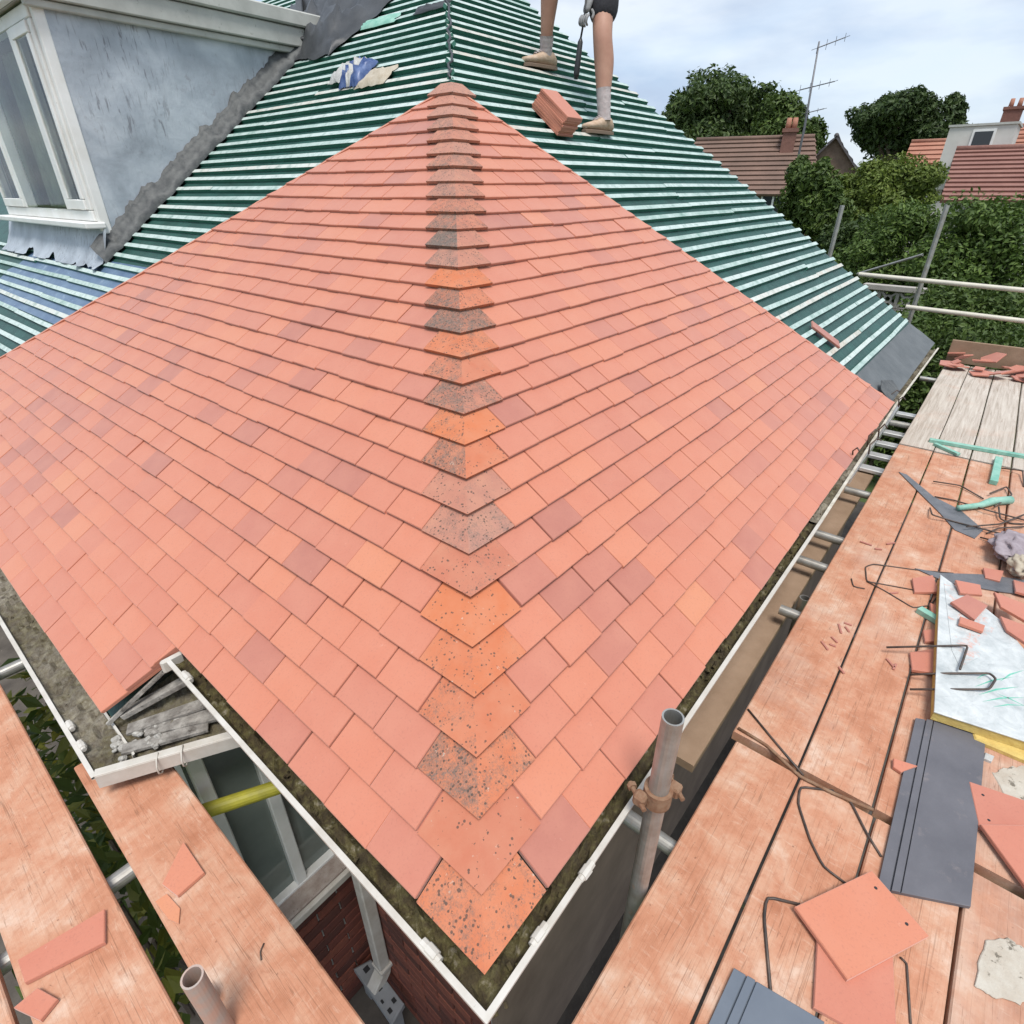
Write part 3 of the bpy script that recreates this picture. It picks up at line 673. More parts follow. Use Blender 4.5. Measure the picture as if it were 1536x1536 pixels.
# ---- walls, soffit, downpipe, bay
def wallbox(name, lo, hi, mat):
    m1 = MB(); lo, hi = V(lo), V(hi); m1.box((lo + hi) / 2, hi - lo); return m1.build(name, mat, house)
WX = 0.345
wm = wallbox('wall', (WX, 0.33, 0), (0.55, 11, 2.55), 'mortar'); wallbox('wall', (0.345, 0.30, 0), (6.3, 0.329, 2.46), 'dark_wall'); wallbox('wall', (0.55, 0.33, 0), (6.3, 0.55, 2.55), 'dark_wall'); wallbox('wall', (6.1, 0.55, 0), (6.3, 11, 2.55), 'far_brick')
wb = wallbox('bay_wall', (-0.10, 1.262, 0), (WX, 1.45, 1.16), 'mortar'); wallbox('bay_wall', (-0.10, 1.45, 0), (0.10, 9.6, 2.30), 'cream_render')
wallbox('fascia', (0.066, 0.078, 2.46), (0.086, 1.40, 2.655), 'dirty_upvc'); wallbox('fascia', (0.086, 0.128, 2.46), (2.28, 0.148, 2.64), 'dirty_upvc'); wallbox('fascia', (2.28, 0.185, 2.46), (6.4, 0.205, 2.64), 'dirty_upvc')
wallbox('soffit', (0.09, 0.10, 2.462), (WX, 1.4, 2.472), 'dirty_upvc'); wallbox('soffit', (WX, 0.21, 2.462), (6.3, 0.33, 2.472), 'dirty_upvc')
wallbox('bay_fascia', (-0.219, 1.52, 2.33), (-0.204, 9.6, 2.40), 'weathered_timber'); wallbox('bay_soffit', (-0.20, 1.31, 2.33), (WX, 1.44, 2.345), 'dirty_upvc')
bm_ = MB(); bm_.box((0, 0, 0), (0.012, 0.215, 0.065), bev=0.002); bmesh_b = []
def brick_mesh(ax, ln, tint):
    m1 = MB(); m1.box((0, 0, 0), (0.02, ln, 0.065) if ax == 'x' else (ln, 0.02, 0.065), bev=0.003, tint=tint)
    o = m1.build('brick', 'red_brick', house, origin=(0, 0, 0)); me = o.data; bpy.data.objects.remove(o); return me
BR = {(ax, ln, i): brick_mesh(ax, ln, i / 4) for ax in 'xy' for ln in (0.215, 0.1025) for i in range(5)}
def bricks(parent, ax, fixed, u0, u1, z0, z1):
    row = 0; z = z0 + 0.0425
    while z + 0.03 < z1:
        u = u0; half = row % 2
        while u < u1 - 0.05:
            ln = 0.1025 if (half and u == u0) or u + 0.215 > u1 + 0.01 else 0.215
            o = bpy.data.objects.new('brick', BR[(ax, ln, R_.randrange(5))]); COL.objects.link(o); o.parent = parent
            p = V((fixed, u + ln / 2, z)) if ax == 'x' else V((u + ln / 2, fixed, z)); o.location = p - wpos(parent) + V((R_.gauss(0, .0006), R_.gauss(0, .0006), 0)); u += ln + 0.010
        z += 0.075; row += 1
bricks(wm, 'x', WX - 0.004, 0.335, 1.25, 0.0, 2.45); bricks(wb, 'y', 1.258, -0.10, 0.345, 0.01, 1.16)
dp = MB(); dp.box((0.295, 1.085, 1.40), (0.062, 0.062, 2.1), bev=0.006)
dpo = dp.build('downpipe', 'white_upvc', house)
m1 = MB(); m1.bar((0.295, 1.085, 2.45), (0.03, 1.03, 2.60), 0.05, 0.05, bev=0.006); m1.build('swan_neck', 'white_upvc', dpo)
m1 = MB(); m1.bar((0.297, 1.085, 0.37), (0.225, 1.085, 0.28), 0.068, 0.068, bev=0.006); m1.build('shoe', 'white_upvc', dpo)
m1 = MB(); m1.box((0.297, 1.085, 0.42), (0.075, 0.085, 0.03), bev=0.004); m1.build('pipe_clip', 'white_upvc', dpo)
# bay side window
bw = empty('bay_window', (0.12, 1.26, 1.16), parent=house)
m1 = MB(); m1.box((0.10, 1.335, 1.75), (0.44, 0.006, 1.10)); m1.build('pane', 'bay_glass', bw)
for (c, s_) in (((-0.085, 1.325, 1.75), (0.05, 0.06, 1.18)), ((0.315, 1.325, 1.75), (0.05, 0.06, 1.18)), ((0.115, 1.325, 1.19), (0.35, 0.06, 0.05)), ((0.115, 1.325, 2.31), (0.35, 0.06, 0.05)), ((0.12, 1.322, 1.75), (0.05, 0.05, 1.07))):
    m1 = MB(); m1.box(c, s_, bev=0.004); m1.build('window_frame', 'window_upvc', bw)
m1 = MB(); m1.box((0.115, 1.262, 1.182), (0.47, 0.10, 0.035), bev=0.006); m1.build('sill', 'stone_sill', bw)
m1 = MB(); m1.box((0.115, 1.20, 1.165), (0.47, 0.025, 0.05), bev=0.006); m1.build('sill_nosing', 'white_upvc', bw)

# ---- dormer
DY0, DY1, DX, DZ0, DZ1 = 4.93, 7.42, 1.28, 3.80, 5.04
dorm = empty('dormer', (DX, 6.2, 3.6), parent=house); dorm['label'] = 'dormer with white window and grey lead cheek'
ck = MB(); n = 18; vs = []
for i in range(n + 1):
    x = DX + 0.03 + (3.14 - DX - 0.03) * i / n; zb = EAVE + T * x - drop + 0.01
    for j in range(9):
        z = zb + (DZ1 - zb) * j / 8; vs.append(V((x, DY0 + 0.012 * mn.noise(V((x * 3, 1, z * 3))), z)))
for i in range(n + 1):
    for j in range(9): q = vs[i * 9 + j]; 
m0 = len(vs); ck.add(vs, [(i * 9 + j, (i + 1) * 9 + j, (i + 1) * 9 + j + 1, i * 9 + j + 1) for i in range(n) for j in range(8)])
ck.add([(DX + .03, DY0 + .07, 3.6), (3.14, DY0 + .07, 5.04), (DX + .03, DY0 + .07, 5.04)], [(0, 2, 1)])
ck.build('cheek', 'lead_sheet', dorm, smooth=True)
m1 = MB(); m1.box((DX + 0.01, DY1, 4.35), (0.06, 0.05, 1.45)); m1.add([(DX + .03, DY1, 3.6), (3.14, DY1, 5.04), (DX + .03, DY1, 5.04)], [(0, 1, 2)]); m1.build('cheek', 'lead_sheet', dorm)
fl = MB(); vs = []; n = 90; q = 6
for i in range(n + 1):
    t = i / n; x = DX - 0.10 + (3.20 - DX + 0.10) * t; z = EAVE + T * x - drop
    wob = 0.035 * mn.noise(V((t * 19, 3, 0))) + 0.016 * mn.noise(V((t * 55, 8, 0)))
    prof = [(-0.115 + wob * 1.6, 0.020), (-0.11 + wob * 1.3, 0.055 + wob), (-0.07 + wob, 0.075 + 1.5 * wob), (-0.04, 0.088 + 1.5 * wob), (-0.014, 0.11 + 1.3 * wob), (-0.006, 0.135 + 1.8 * wob), (0.03, 0.13)]
    for y, h in prof: vs.append(V((x - h * SN * 0.6, DY0 + y * 0.85, z + h)))
fl.add(vs, [(i * 7 + j, i * 7 + j + 1, (i + 1) * 7 + j + 1, (i + 1) * 7 + j) for i in range(n) for j in range(6)])
fl.build('flashing', 'dark_flashing', dorm, smooth=True)
# flat roof and mouldings
def dbox(name, lo, hi, mat, bev=0.0, parent=None):
    m1 = MB(); lo, hi = V(lo), V(hi); m1.box((lo + hi) / 2, hi - lo, bev=bev); return m1.build(name, mat, parent or dorm)
dbox('flat_roof', (DX - 0.16, DY0 - 0.11, 5.17), (3.55, DY1 + 0.1, 5.27), 'grey_fascia', 0.01)
dbox('fascia', (DX - 0.12, DY0 - 0.08, 5.04), (3.35, DY0 - 0.03, 5.165), 'grey_fascia', 0.006)
dbox('moulding', (DX - 0.08, DY0 - 0.05, 4.995), (3.22, DY0 - 0.006, 5.037), 'grey_fascia', 0.006)
dbox('fascia', (DX - 0.12, DY0 - 0.025, 5.04), (DX - 0.075, DY1 + 0.1, 5.165), 'window_upvc', 0.006)
dbox('soffit', (DX - 0.07, DY0 - 0.02, 5.045), (3.3, DY1, 5.065), 'grey_fascia')
wf = empty('window', (DX, 6.1, DZ0), parent=dorm)
def wbar(lo, hi): dbox('window_frame', lo, hi, 'window_upvc', 0.006, wf)
X0, X1 = DX - 0.05, DX + 0.02
dbox('corner_post', (DX - 0.035, DY0 - 0.008, 3.72), (DX + 0.03, DY0 + 0.045, 5.035), 'window_upvc', 0.005)
wbar((X0, 4.98, 3.80), (X1, 7.38, 3.87)); wbar((X0, 4.98, 4.955), (X1, 7.38, 5.03)); wbar((X0, 4.98, 3.872), (X1, 5.04, 4.953)); wbar((X0, 7.32, 3.872), (X1, 7.38, 4.953))
wbar((X0 - .008, 5.42, 3.872), (X1, 5.50, 4.953)); wbar((X0 - .008, 6.58, 3.872), (X1, 6.66, 4.953))
for a, b in ((5.045, 5.415), (6.665, 7.315)):           # opening sashes
    for lo, hi in (((X0 - .014, a, 3.875), (X0 + .02, b, 3.94)), ((X0 - .014, a, 4.885), (X0 + .02, b, 4.95)), ((X0 - .014, a, 3.942), (X0 + .02, a + .055, 4.883)), ((X0 - .014, b - .055, 3.942), (X0 + .02, b, 4.883))): dbox('sash', lo, hi, 'window_upvc', 0.005, wf)
for a, b in ((5.10, 5.36), (5.50, 6.58), (6.72, 7.26)): dbox('pane', (X0 - 0.006, a, 3.875), (X0 - 0.002, b, 4.95), 'window_glass', 0, wf)
dbox('sill', (DX - 0.14, 4.90, 3.755), (DX - 0.005, 7.45, 3.797), 'window_upvc', 0.008, wf)
m1 = MB()
m1.add([(DX + .05, 4.99, 3.70), (DX + .05, 7.38, 3.70), (DX + 1.1, 7.38, 3.70), (DX + 1.1, 4.99, 3.70), (DX + .05, 4.99, 5.03), (DX + .05, 7.38, 5.03), (DX + 1.1, 7.38, 5.03), (DX + 1.1, 4.99, 5.03)], [(0, 1, 2, 3), (2, 6, 7, 3), (1, 5, 6, 2), (0, 3, 7, 4), (4, 7, 6, 5)])
m1.build('room_lining', 'dark_room', dorm)
def curtain(y0, y1):
    m1 = MB(); n = int((y1 - y0) * 130); vs = []
    for i in range(n + 1):
        y = y0 + (y1 - y0) * i / n; x = DX + 0.12 + 0.026 * math.sin(y * 62) + 0.012 * math.sin(y * 141)
        vs += [V((x + 0.02, y, 4.94)), V((x, y, 3.88))]
    m1.add(vs, [(2 * i, 2 * i + 1, 2 * i + 3, 2 * i + 2) for i in range(n)]); m1.build('curtain', 'pale_curtain', dorm, smooth=True)
curtain(5.05, 5.40); curtain(5.95, 6.45); curtain(6.9, 7.3)
ap_ = MB(); vs = []; n = 80
for i in range(n + 1):
    y = 4.86 + 2.7 * i / n; sgl = mn.noise(V((y * 3.1, 0, 5))); s2_ = sgl + .6 * mn.noise(V((y * 8.3, 2, 5)))
    for j, (dx, h) in enumerate(((-0.03, 0.19), (-0.075, 0.10 + 0.03 * sgl), (-0.12, 0.055 + 0.05 * s2_), (-0.17 + 0.07 * s2_, 0.034 + 0.07 * abs(s2_)))):
        x = DX + dx; vs.append(V((x, y, EAVE + T * x - drop + h)))
ap_.add(vs, [(i * 4 + j, i * 4 + j + 1, (i + 1) * 4 + j + 1, (i + 1) * 4 + j) for i in range(n) for j in range(3)])
ap_.build('apron_flashing', 'lead_sheet', dorm, smooth=True)

# ================================================================== SCAFFOLD
def board(a, b, wd, label, dust, group='scaffold boards of the decks', mat='dusty_scaffold_board', z=DECK, th=0.038):
    a, b = V((a[0], a[1], z)), V((b[0], b[1], z)); d = b - a; ln = d.length; m1 = MB(); n = max(2, int(ln / 0.4))
    ring = [(-wd / 2, -th), (wd / 2, -th), (wd / 2, -.004), (wd / 2 - .004, 0), (-wd / 2 + .004, 0), (-wd / 2, -.004)]; vs = []
    for i in range(n + 1):
        x = ln * i / n
        for y, zz in ring: vs.append(V((x, y + 0.0015 * math.sin(x * 3 + ln * 7), zz + 0.0015 * math.sin(x * 2.1 + wd * 40 + a.y * 9))))
    fs = [(i * 6 + j, i * 6 + (j + 1) % 6, i * 6 + 6 + (j + 1) % 6, i * 6 + 6 + j) for i in range(n) for j in range(6)] + [tuple(range(6))[::-1], tuple(n * 6 + j for j in range(6))]
    m1.add(vs, fs, dust=dust); o = m1.build('scaffold_board', mat, origin=(0, 0, 0)); o.location = a; o.rotation_euler = (0, 0, math.atan2(d.y, d.x))
    return tag(o, label, 'board', group)
SK = 0.0135                                  # the deck runs a hair out of parallel with the eave
def yr(x, y): return y + SK * (x - 1.0)
NE = [(-0.215, 0.205), (-0.428, 0.205), (-0.648, 0.218), (-0.873, 0.215), (-1.10, 0.22)]
ORD = ['first', 'second', 'third', 'fourth', 'fifth']
for i, (y, wd) in enumerate(NE):
    board((-1.6, y - 0.004), (1.138, y), wd, f'dusty pink scaffold board, {ORD[i]} out from the corner gutter, before the cross gap', (0.98, 0.95, 0.86, 0.62, 0.5)[i])
    yy = (-0.196, -0.415, -0.640, -0.870, -1.10)[i]
    board((1.172, yr(1.17, yy)), (4.50, yr(4.5, yy)), (0.214, 0.209, 0.222, 0.219, 0.22)[i], f'dusty pink scaffold board, {ORD[i]} out from the long gutter, between the cross gaps', (0.80, 0.84, 0.80, 0.72, 0.6)[i])
    board((4.53, yr(4.53, yy)), (7.50, yr(7.5, yy)), (0.216, 0.212, 0.222, 0.218, 0.22)[i], f'bare greyish scaffold board, {ORD[i]} out from the gutter, in the far deck bay', (0.20, 0.14, 0.14, 0.12, 0.12)[i])
# left deck
board((-0.250, -1.6), (-0.256, 1.50), 0.212, 'orange dusty scaffold board ending under the bay gutter return', 0.98)
board((-0.505, -1.6), (-0.548, 3.9), 0.218, 'pink dusty scaffold board beside the bay gutter with a long cut tile on it', 0.95)
board((-0.748, -1.6), (-0.80, 3.9), 0.225, 'pink dusty scaffold board, outermost of the left deck', 0.9)
board((1.07, yr(1.0, 0.098)), (4.3, yr(4.3, 0.085)), 0.22, 'tan scaffold board hung low between the gutter and the right deck', 0.0, mat='tan_board', z=2.20)
o = board((7.60, -1.25), (7.60, 0.02), 0.03, 'brown toe board standing across the far end of the deck', 0.1, group=None, z=2.585, th=0.233, mat='tan_board')
o.name = 'toe_board'

def pole(a, b, label, mat='galvanised_steel', r=0.0242, group='scaffold tubes', name='scaffold_tube'):
    m1 = MB(); m1.pipe(a, b, r, r - 0.004, 20); return tag(m1.build(name, mat, smooth=False), label, 'scaffold tube', group)
def smooth_edges(o):
    for p in o.data.polygons: p.use_smooth = True
def coupler(c, axis, label, mat='rust'):
    c = V(c); e = empty('scaffold_coupler', c, label, 'coupler', 'scaffold couplers'); m1 = MB()
    m1.pipe(c - V((0, 0, .024)), c + V((0, 0, .024)), 0.034, 0.0245, 18); m1.build('clamp_ring', mat, e)
    ax = V(axis).normalized(); sd_ = V((-ax.y, ax.x, 0))
    for s_ in (-1, 1):
        m1 = MB(); m1.box(c + ax * 0.045 * s_, (0.03, 0.03, 0.032), bev=0.005); m1.build('clamp_lug', mat, e)
        m1 = MB(); m1.tube([c + ax * 0.05 * s_ - sd_ * 0.03, c + ax * 0.05 * s_ + sd_ * 0.045], 0.006, 8); m1.tube([c + ax * 0.05 * s_ + sd_ * 0.030, c + ax * 0.05 * s_ + sd_ * 0.040], 0.012, 6); m1.build('bolt', mat, e)
    return e
pole((0.519, -0.084, 0), (0.519, -0.084, 3.0), 'upright galvanised scaffold tube with open top rising beside the corner gutter')
coupler((0.519, -0.084, 2.735), (0.8, -0.55, 0), 'rusty coupler clamped round the upright tube by the corner gutter')
for i, x in enumerate((0.70, 2.05, 2.54, 2.88, 3.59, 5.2, 6.9)):
    nm = ['just past the upright tube', 'beside the low tan board', 'under the middle of the right deck', 'close behind the middle tube', 'under the green offcuts', 'below the bare far boards', 'at the far end of the deck'][i]
    z = 2.285
    pole((x, -1.35, z), (x, 0.05 + SK * x if i != 1 else 0.02, z), 'galvanised cross tube carrying the right deck, ' + nm)
pole((2.25, -0.04, 0), (2.25, -0.04, 2.262), 'short upright scaffold tube in the gap beside the low tan board')
for x, y, nm in ((0.0, -1.30, 'near'), (2.3, -1.30, 'second'), (4.6, -1.30, 'third'), (7.0, -1.30, 'last')): pole((x, y, 0), (x, y, 2.258), 'outer upright scaffold tube under the edge of the right deck, ' + nm + ' of four')
pole((-1.6, -1.20, 2.236), (7.7, -1.20, 2.236), 'long ledger tube under the outer edge of the right deck')
pole((0.95, 0.10, 2.137), (4.2, 0.16, 2.137), 'long tube carrying the low tan board')
# end guard rails
pole((7.70, 0.48, 0), (7.76, 0.50, 3.87), 'tall end standard of the scaffold carrying both guard rails')
pole((7.72, 1.50, 0), (7.72, 1.495, 3.86), 'tall standard rising behind the far roof edge')
pole((7.65, -2.0, 3.085), (7.65, 1.12, 3.16), 'upper pale guard rail across the far end of the deck', 'painted_rail')
pole((7.65, -2.0, 2.80), (7.65, 0.56, 2.86), 'lower pale guard rail across the far end of the deck', 'painted_rail')
pole(at_d(1286, 411, 9.6), at_d(1384, 382, 9.2), 'thin grey brace tube behind the end standard', r=.016)
# left tubes
pole((-0.3620, 0.468, 0), (-0.3600, 0.468, 2.615), 'upright scaffold tube with open dusty top between the left boards', 'dusty_steel', r=0.0215)
m1 = MB(); m1.pipe((-0.3615, 0.545, 1.9), (-0.3615, 0.545, 2.40), 0.0215, 0.018, 18); tag(m1.build('scaffold_tube', 'dusty_steel'), 'short dusty tube stub beside the open upright between the left boards', 'scaffold tube', 'scaffold tubes')
for y, nm in ((1.06, 'beyond the cut tile'), (2.30, 'below the bay gutter'), (2.75, 'farthest along the bay'), (-0.6, 'under the near end')):
    pole((-1.1, y, 2.285), ((-0.175 if y < 2 else -0.14), y, 2.285), 'galvanised cross tube carrying the left deck, ' + nm)
pole((-0.9, 1.45, 0), (-0.9, 1.45, 2.258), 'outer upright tube under the left deck'); pole((-0.9, 3.2, 0), (-0.9, 3.2, 2.258), 'outer upright tube under the left deck, beside the bay')
m1 = MB(); m1.pipe((-0.26, 1.289, 2.12), (0.30, 1.00, 2.12), 0.026, 0.021, 16); tag(m1.build('scaffold_tube', 'yellow_sleeve', smooth=False), 'yellow sleeved tube below the cut corner of the bay', 'scaffold tube', 'scaffold tubes')
m1 = MB(); m1.tube([(-0.37, 0.9, 2.0), (-0.30, 0.62, 2.05), (-0.24, 0.4, 1.95)], 0.012, 6); tag(m1.build('hose', 'black_wire', smooth=True), 'dark hose hanging under the gap in the left deck', 'hose')
# ladder lying flat in the gap
lad = empty('ladder', (4.6, 0.05, 2.2), 'aluminium ladder lying flat in the gap past the gutter', 'ladder')
for y in (-0.075, 0.125): m1 = MB(); m1.bar((3.9, y + .005, 2.215), (5.9, y + .035, 2.215), 0.025, 0.06, bev=.004); m1.build('stile', 'aluminium', lad)
for i in range(6): m1 = MB(); m1.box((4.2 + i * 0.30, 0.028 + .004 * i, 2.225), (0.085, 0.185, 0.028), bev=.004); m1.build('tread', 'aluminium', lad)

# ================================================================== LOOSE THINGS ON THE DECKS
def poly_thing(name, px, z, th, mat, label, cat, group=None, bev=0.0018, attrs=None, tilt=None):
    m1 = MB(); P = [at_z(*q, z + th) - V((0, 0, th)) for q in px]; m1.prism(P, th, bev=bev)
    if tilt:
        c = sum(m1.v, V()) / len(m1.v); mt = M.Rotation(tilt[0], 3, V(tilt[1]).normalized()); lo = 9
        m1.v = [c + mt @ (q - c) for q in m1.v]; lo = min(q.z for q in m1.v); m1.v = [q + V((0, 0, z - lo)) for q in m1.v]
    return tag(m1.build(name, mat, attrs=attrs), label, cat, group)
def ragged(px, n=6, amp=1.3):
    rg = random.Random(str(px)); o_ = []
    for i in range(len(px)):
        a, b = px[i], px[(i + 1) % len(px)]
        for k in range(n): t = k / n; o_.append((a[0] + (b[0] - a[0]) * t + rg.gauss(0, amp), a[1] + (b[1] - a[1]) * t + rg.gauss(0, amp)))
    return o_
def wire(px, label, r=0.0032, z=DECK, lift=None, mat='black_wire', group='bent wires on the right deck', closed=False):
    pts = []
    raw = [at_z(*q, z + r * 1.1 + (lift[i] if lift else 0)) for i, q in enumerate(px)]
    for i, p in enumerate(raw):                      # soften the corners
        if 0 < i < len(raw) - 1:
            a, b = raw[i - 1], raw[i + 1]; k = min(0.018, (a - p).length * .4, (b - p).length * .4)
            pts += [p + (a - p).normalized() * k, p * 0.6 + (p + (a - p).normalized() * k) * 0.2 + (p + (b - p).normalized() * k) * 0.2, p + (b - p).normalized() * k]
        else: pts.append(p)
    m1 = MB(); m1.tube(pts, r, 6, closed=closed); return tag(m1.build('bent_wire', mat, smooth=True), label, 'wire', group)

def plain_tile(c, ang, z, label, group='loose clay tiles', tint=0.6, holes=True, ln=0.265, wd=0.165, tilt=0.0, clipc=None, name='roof_tile'):
    """ang: direction of the tail->head axis; c = plan centre"""
    d = V((math.cos(ang), math.sin(ang), 0)); s_ = V((-d.y, d.x, 0)); c = V((c[0], c[1], z))
    pl = [(-ln / 2, -wd / 2), (ln / 2, -wd / 2), (ln / 2, wd / 2), (-ln / 2, wd / 2)]
    if clipc: pl = clip(pl, *clipc)
    e = empty(name, c, label, 'roof tile', group); m1 = MB()
    m1.prism([c + d * u + s_ * v for u, v in pl], 0.0125, bev=0.0025, tint=tint); o = m1.build('tile_body', 'clay_tile', e)
    if holes:
        for v in (-0.045, 0.045):
            m1 = MB(); p = c + d * (ln / 2 - 0.03) + s_ * v + V((0, 0, 0.0125)); m1.tube([p - V((0, 0, .004)), p + V((0, 0, .0004))], 0.0042, 10); m1.build('nail_hole', 'black_tool', e)
        for v in (-0.05, 0.05):
            m1 = MB(); m1.box(c + d * (ln / 2 - 0.012) + s_ * v + V((0, 0, -.001)), (0.012, 0.02, 0.006), M.Rotation(ang, 3, 'Z')); m1.build('nib', 'clay_tile', e, attrs={'tint': tint})
    if tilt: e.rotation_euler = (tilt, 0, 0)
    return e
# the two square-on tiles lying crossed
plain_tile((0.675, -0.576), rad(12), DECK + 0.003, 'clay tile lying under the crossed orange tile beside the grey slab', tint=0.3)
plain_tile((0.783, -0.562), math.atan2(-0.553 + 0.425 - .0, 0.933 - 0.717) * 0 + rad(-59.5 + 29.5 - 0), DECK + 0.017, 'bright orange clay tile lying crossed on top of another tile', tint=0.72)
plain_tile((1.238, -0.918), rad(39.3), DECK + 0.0165, 'pinkish clay tile beside the grey slab, lapping the tile with nail holes', tint=0.3, holes=False)
plain_tile((1.40, -0.881), rad(103.4), DECK + 0.003, 'pinkish clay tile with nail holes at its end, beside the grey slab', tint=0.2)
# left deck pieces
poly_thing('broken_tile', [(275, 1262), (306, 1308), (266, 1343), (243, 1325)], DECK + .002, 0.0125, 'clay_tile', 'four-sided tile offcut lying on the board below the bay return', 'roof tile', 'tile offcuts', attrs={'tint': .75})
poly_thing('broken_tile', [(157, 1363), (157, 1413), (37, 1474), (26, 1440)], DECK + .002, 0.0125, 'clay_tile', 'long slanting cut tile lying on the left deck', 'roof tile', 'tile offcuts', attrs={'tint': .35})
poly_thing('broken_tile', [(20, 1511), (56, 1481), (86, 1498), (60, 1530)], DECK + .002, 0.0125, 'clay_tile', 'small square tile offcut bridging the gap between left boards', 'roof tile', 'tile offcuts', attrs={'tint': .4})
poly_thing('broken_tile', [(232, 1352), (250, 1340), (270, 1362), (268, 1385), (252, 1378)], DECK + .002, 0.004, 'clay_tile', 'thin orange chip at the edge of the board below the bay return', 'roof tile', 'tile offcuts', attrs={'tint': 1.0}, bev=.001)
wire([(396, 1415), (390, 1428), (392, 1440)], 'small dark twig on the board below the bay return', 0.002, group=None)
# dark grey slabs with two grooves
def slab(px, z, label, mat):
    A = [at_z(*q, z) for q in px]; o0, ex, ey = A[0], (A[1] - A[0]), (A[3] - A[0])
    e = empty('grey_slab', (A[0] + A[2]) / 2, label, 'cladding slab', 'grey slabs on the right deck')
    cuts = [0.0, 0.135, 0.155, 0.245, 0.262, 1.0]; hs = [0.012, 0.006, 0.014, 0.006, 0.012]
    for i in range(5):
        m1 = MB(); a, b = cuts[i], cuts[i + 1]
        P = [o0 + ex * a, o0 + ex * b, o0 + ex * b + ey, o0 + ex * a + ey]; m1.prism([V((p.x, p.y, z)) for p in P], hs[i], bev=0.0015 if hs[i] > .007 else 0)
        m1.build('groove' if hs[i] < .007 else 'slab_strip', mat, e)
    return e
slab([(1372, 1080), (1478, 1096), (1447, 1445), (1314, 1335)], DECK + .002, 'long dark grey grooved slab lying across the joint of the boards', 'grey_slab')
slab([(1100, 1455), (1235, 1536), (1180, 1800), (980, 1720)], DECK + .002, 'blue-grey grooved slab lying beside the crossed tiles', 'blue_slab')
# insulation boards
ins = empty('insulation_board', at_z(1480, 1000, DECK), 'insulation board in printed white film with yellow foam edge', 'insulation', 'insulation boards')
P = [at_z(*q, DECK + .062) for q in ((1411, 862), (1470, 905), (1500, 930), (1545, 985), (1660, 1150), (1402, 1066))]
m1 = MB(); m1.prism([V((p.x, p.y, DECK + .020)) for p in P], 0.036, bev=0.002); m1.build('foam_core', 'foam_yellow', ins)
c = sum(P, V()) / 6; n = 14; vs = []
film = MB(); film.prism([V((p.x, p.y, DECK + .0563)) + (V((p.x, p.y, 0)) - V((c.x, c.y, 0))).normalized() * 0.004 for p in P], 0.005, bev=0.002, dust=0.0)
film.build('film', 'printed_white_film', ins)
dm = MB(); Q = [at_z(*q, DECK + .064) for q in ((1416, 872), (1468, 908), (1492, 940), (1470, 985), (1440, 1000), (1428, 975))]; dm.prism([V((p.x, p.y, DECK + .0618)) for p in Q], 0.0012, dust=1.0); dm.build('dusty_film', 'printed_white_film', ins)
for i, (p0, p1, w_) in enumerate((((1462, 1030), (1520, 1015), .006), ((1468, 1042), (1528, 1030), .007), ((1474, 1052), (1536, 1046), .006), ((1490, 1060), (1540, 1058), .005), ((1465, 1018), (1490, 1010), .005), ((1496, 1040), (1540, 1060), .005), ((1500, 1022), (1536, 1005), .006))):
    m1 = MB(); a, b = at_z(*p0, DECK + .0626), at_z(*p1, DECK + .0626); m_ = (a + b) / 2 + V((0.004, 0.006, 0)); d = (b - a).normalized(); s_ = V((-d.y, d.x, 0)) * w_ / 2
    m1.prism([V((q.x, q.y, DECK + .0615)) for q in (a, m_ - s_, b, m_ + s_)], 0.0007); m1.build('print', 'green_ink', ins)
ins2 = empty('insulation_board', at_z(1500, 1120, DECK), 'lower yellow foam offcut sticking out under the insulation board', 'insulation', 'insulation boards')
P = [at_z(*q, DECK + .018) for q in ((1452, 1075), (1462, 1108), (1500, 1124), (1545, 1143), (1620, 1170), (1600, 1060))]
m1 = MB(); m1.prism([V((p.x, p.y, DECK + .002)) for p in P], 0.017, bev=0.004); m1.build('foam_core', 'foam_yellow', ins2)
poly_thing('foam_chip', [(1478, 1128), (1492, 1134), (1488, 1142), (1476, 1137)], DECK + .001, 0.012, 'bag_white', 'small white foam chip below the yellow foam offcut', 'foam chip')
# broken tiles on and round the insulation board
SH = [([(1368, 868), (1398, 866), (1408, 890), (1372, 888)], 0.0, 'beside the tip of the insulation board'), ([(1432, 872), (1470, 878), (1474, 892), (1440, 890)], .062, 'highest on the insulation board'),
      ([(1425, 905), (1450, 893), (1482, 908), (1462, 930)], .062, 'in the middle of the insulation board'), ([(1440, 925), (1478, 938), (1474, 948), (1438, 936)], .062, 'below the middle shard on the insulation board'),
      ([(1490, 890), (1536, 905), (1545, 935), (1500, 912)], .062, 'at the edge of the insulation board by the rag'), ([(1385, 945), (1415, 942), (1422, 962), (1388, 962)], 0.0, 'beside the small green offcut'),
      ([(1365, 978), (1420, 972), (1442, 990), (1402, 1012), (1368, 1005)], 0.0, 'large, under the wire loops'), ([(1500, 925), (1540, 940), (1540, 965), (1510, 945)], .062, 'near the dark hole of the film'),
      ([(1340, 1138), (1376, 1150), (1352, 1158), (1340, 1150)], 0.0, 'thin triangular, next to the grey slab'), ([(1475, 852), (1505, 858), (1500, 872), (1478, 866)], .0, 'under the rag'), ([(1395, 905), (1420, 915), (1412, 935), (1398, 928)], 0, 'leaning at the insulation edge'),
      ([(1520, 870), (1560, 880), (1560, 900), (1522, 890)], .0, 'beyond the rag')]
for px, dz, lb in SH:
    poly_thing('broken_tile', px, DECK + .002 + dz, 0.0125, 'clay_tile', 'broken red tile shard ' + lb, 'tile shard', 'broken tiles by the insulation', attrs={'tint': R_.uniform(0.05, 0.6)}, tilt=(R_.uniform(0.0, 0.10), (R_.uniform(-1, 1), R_.uniform(-1, 1), 0.01)))
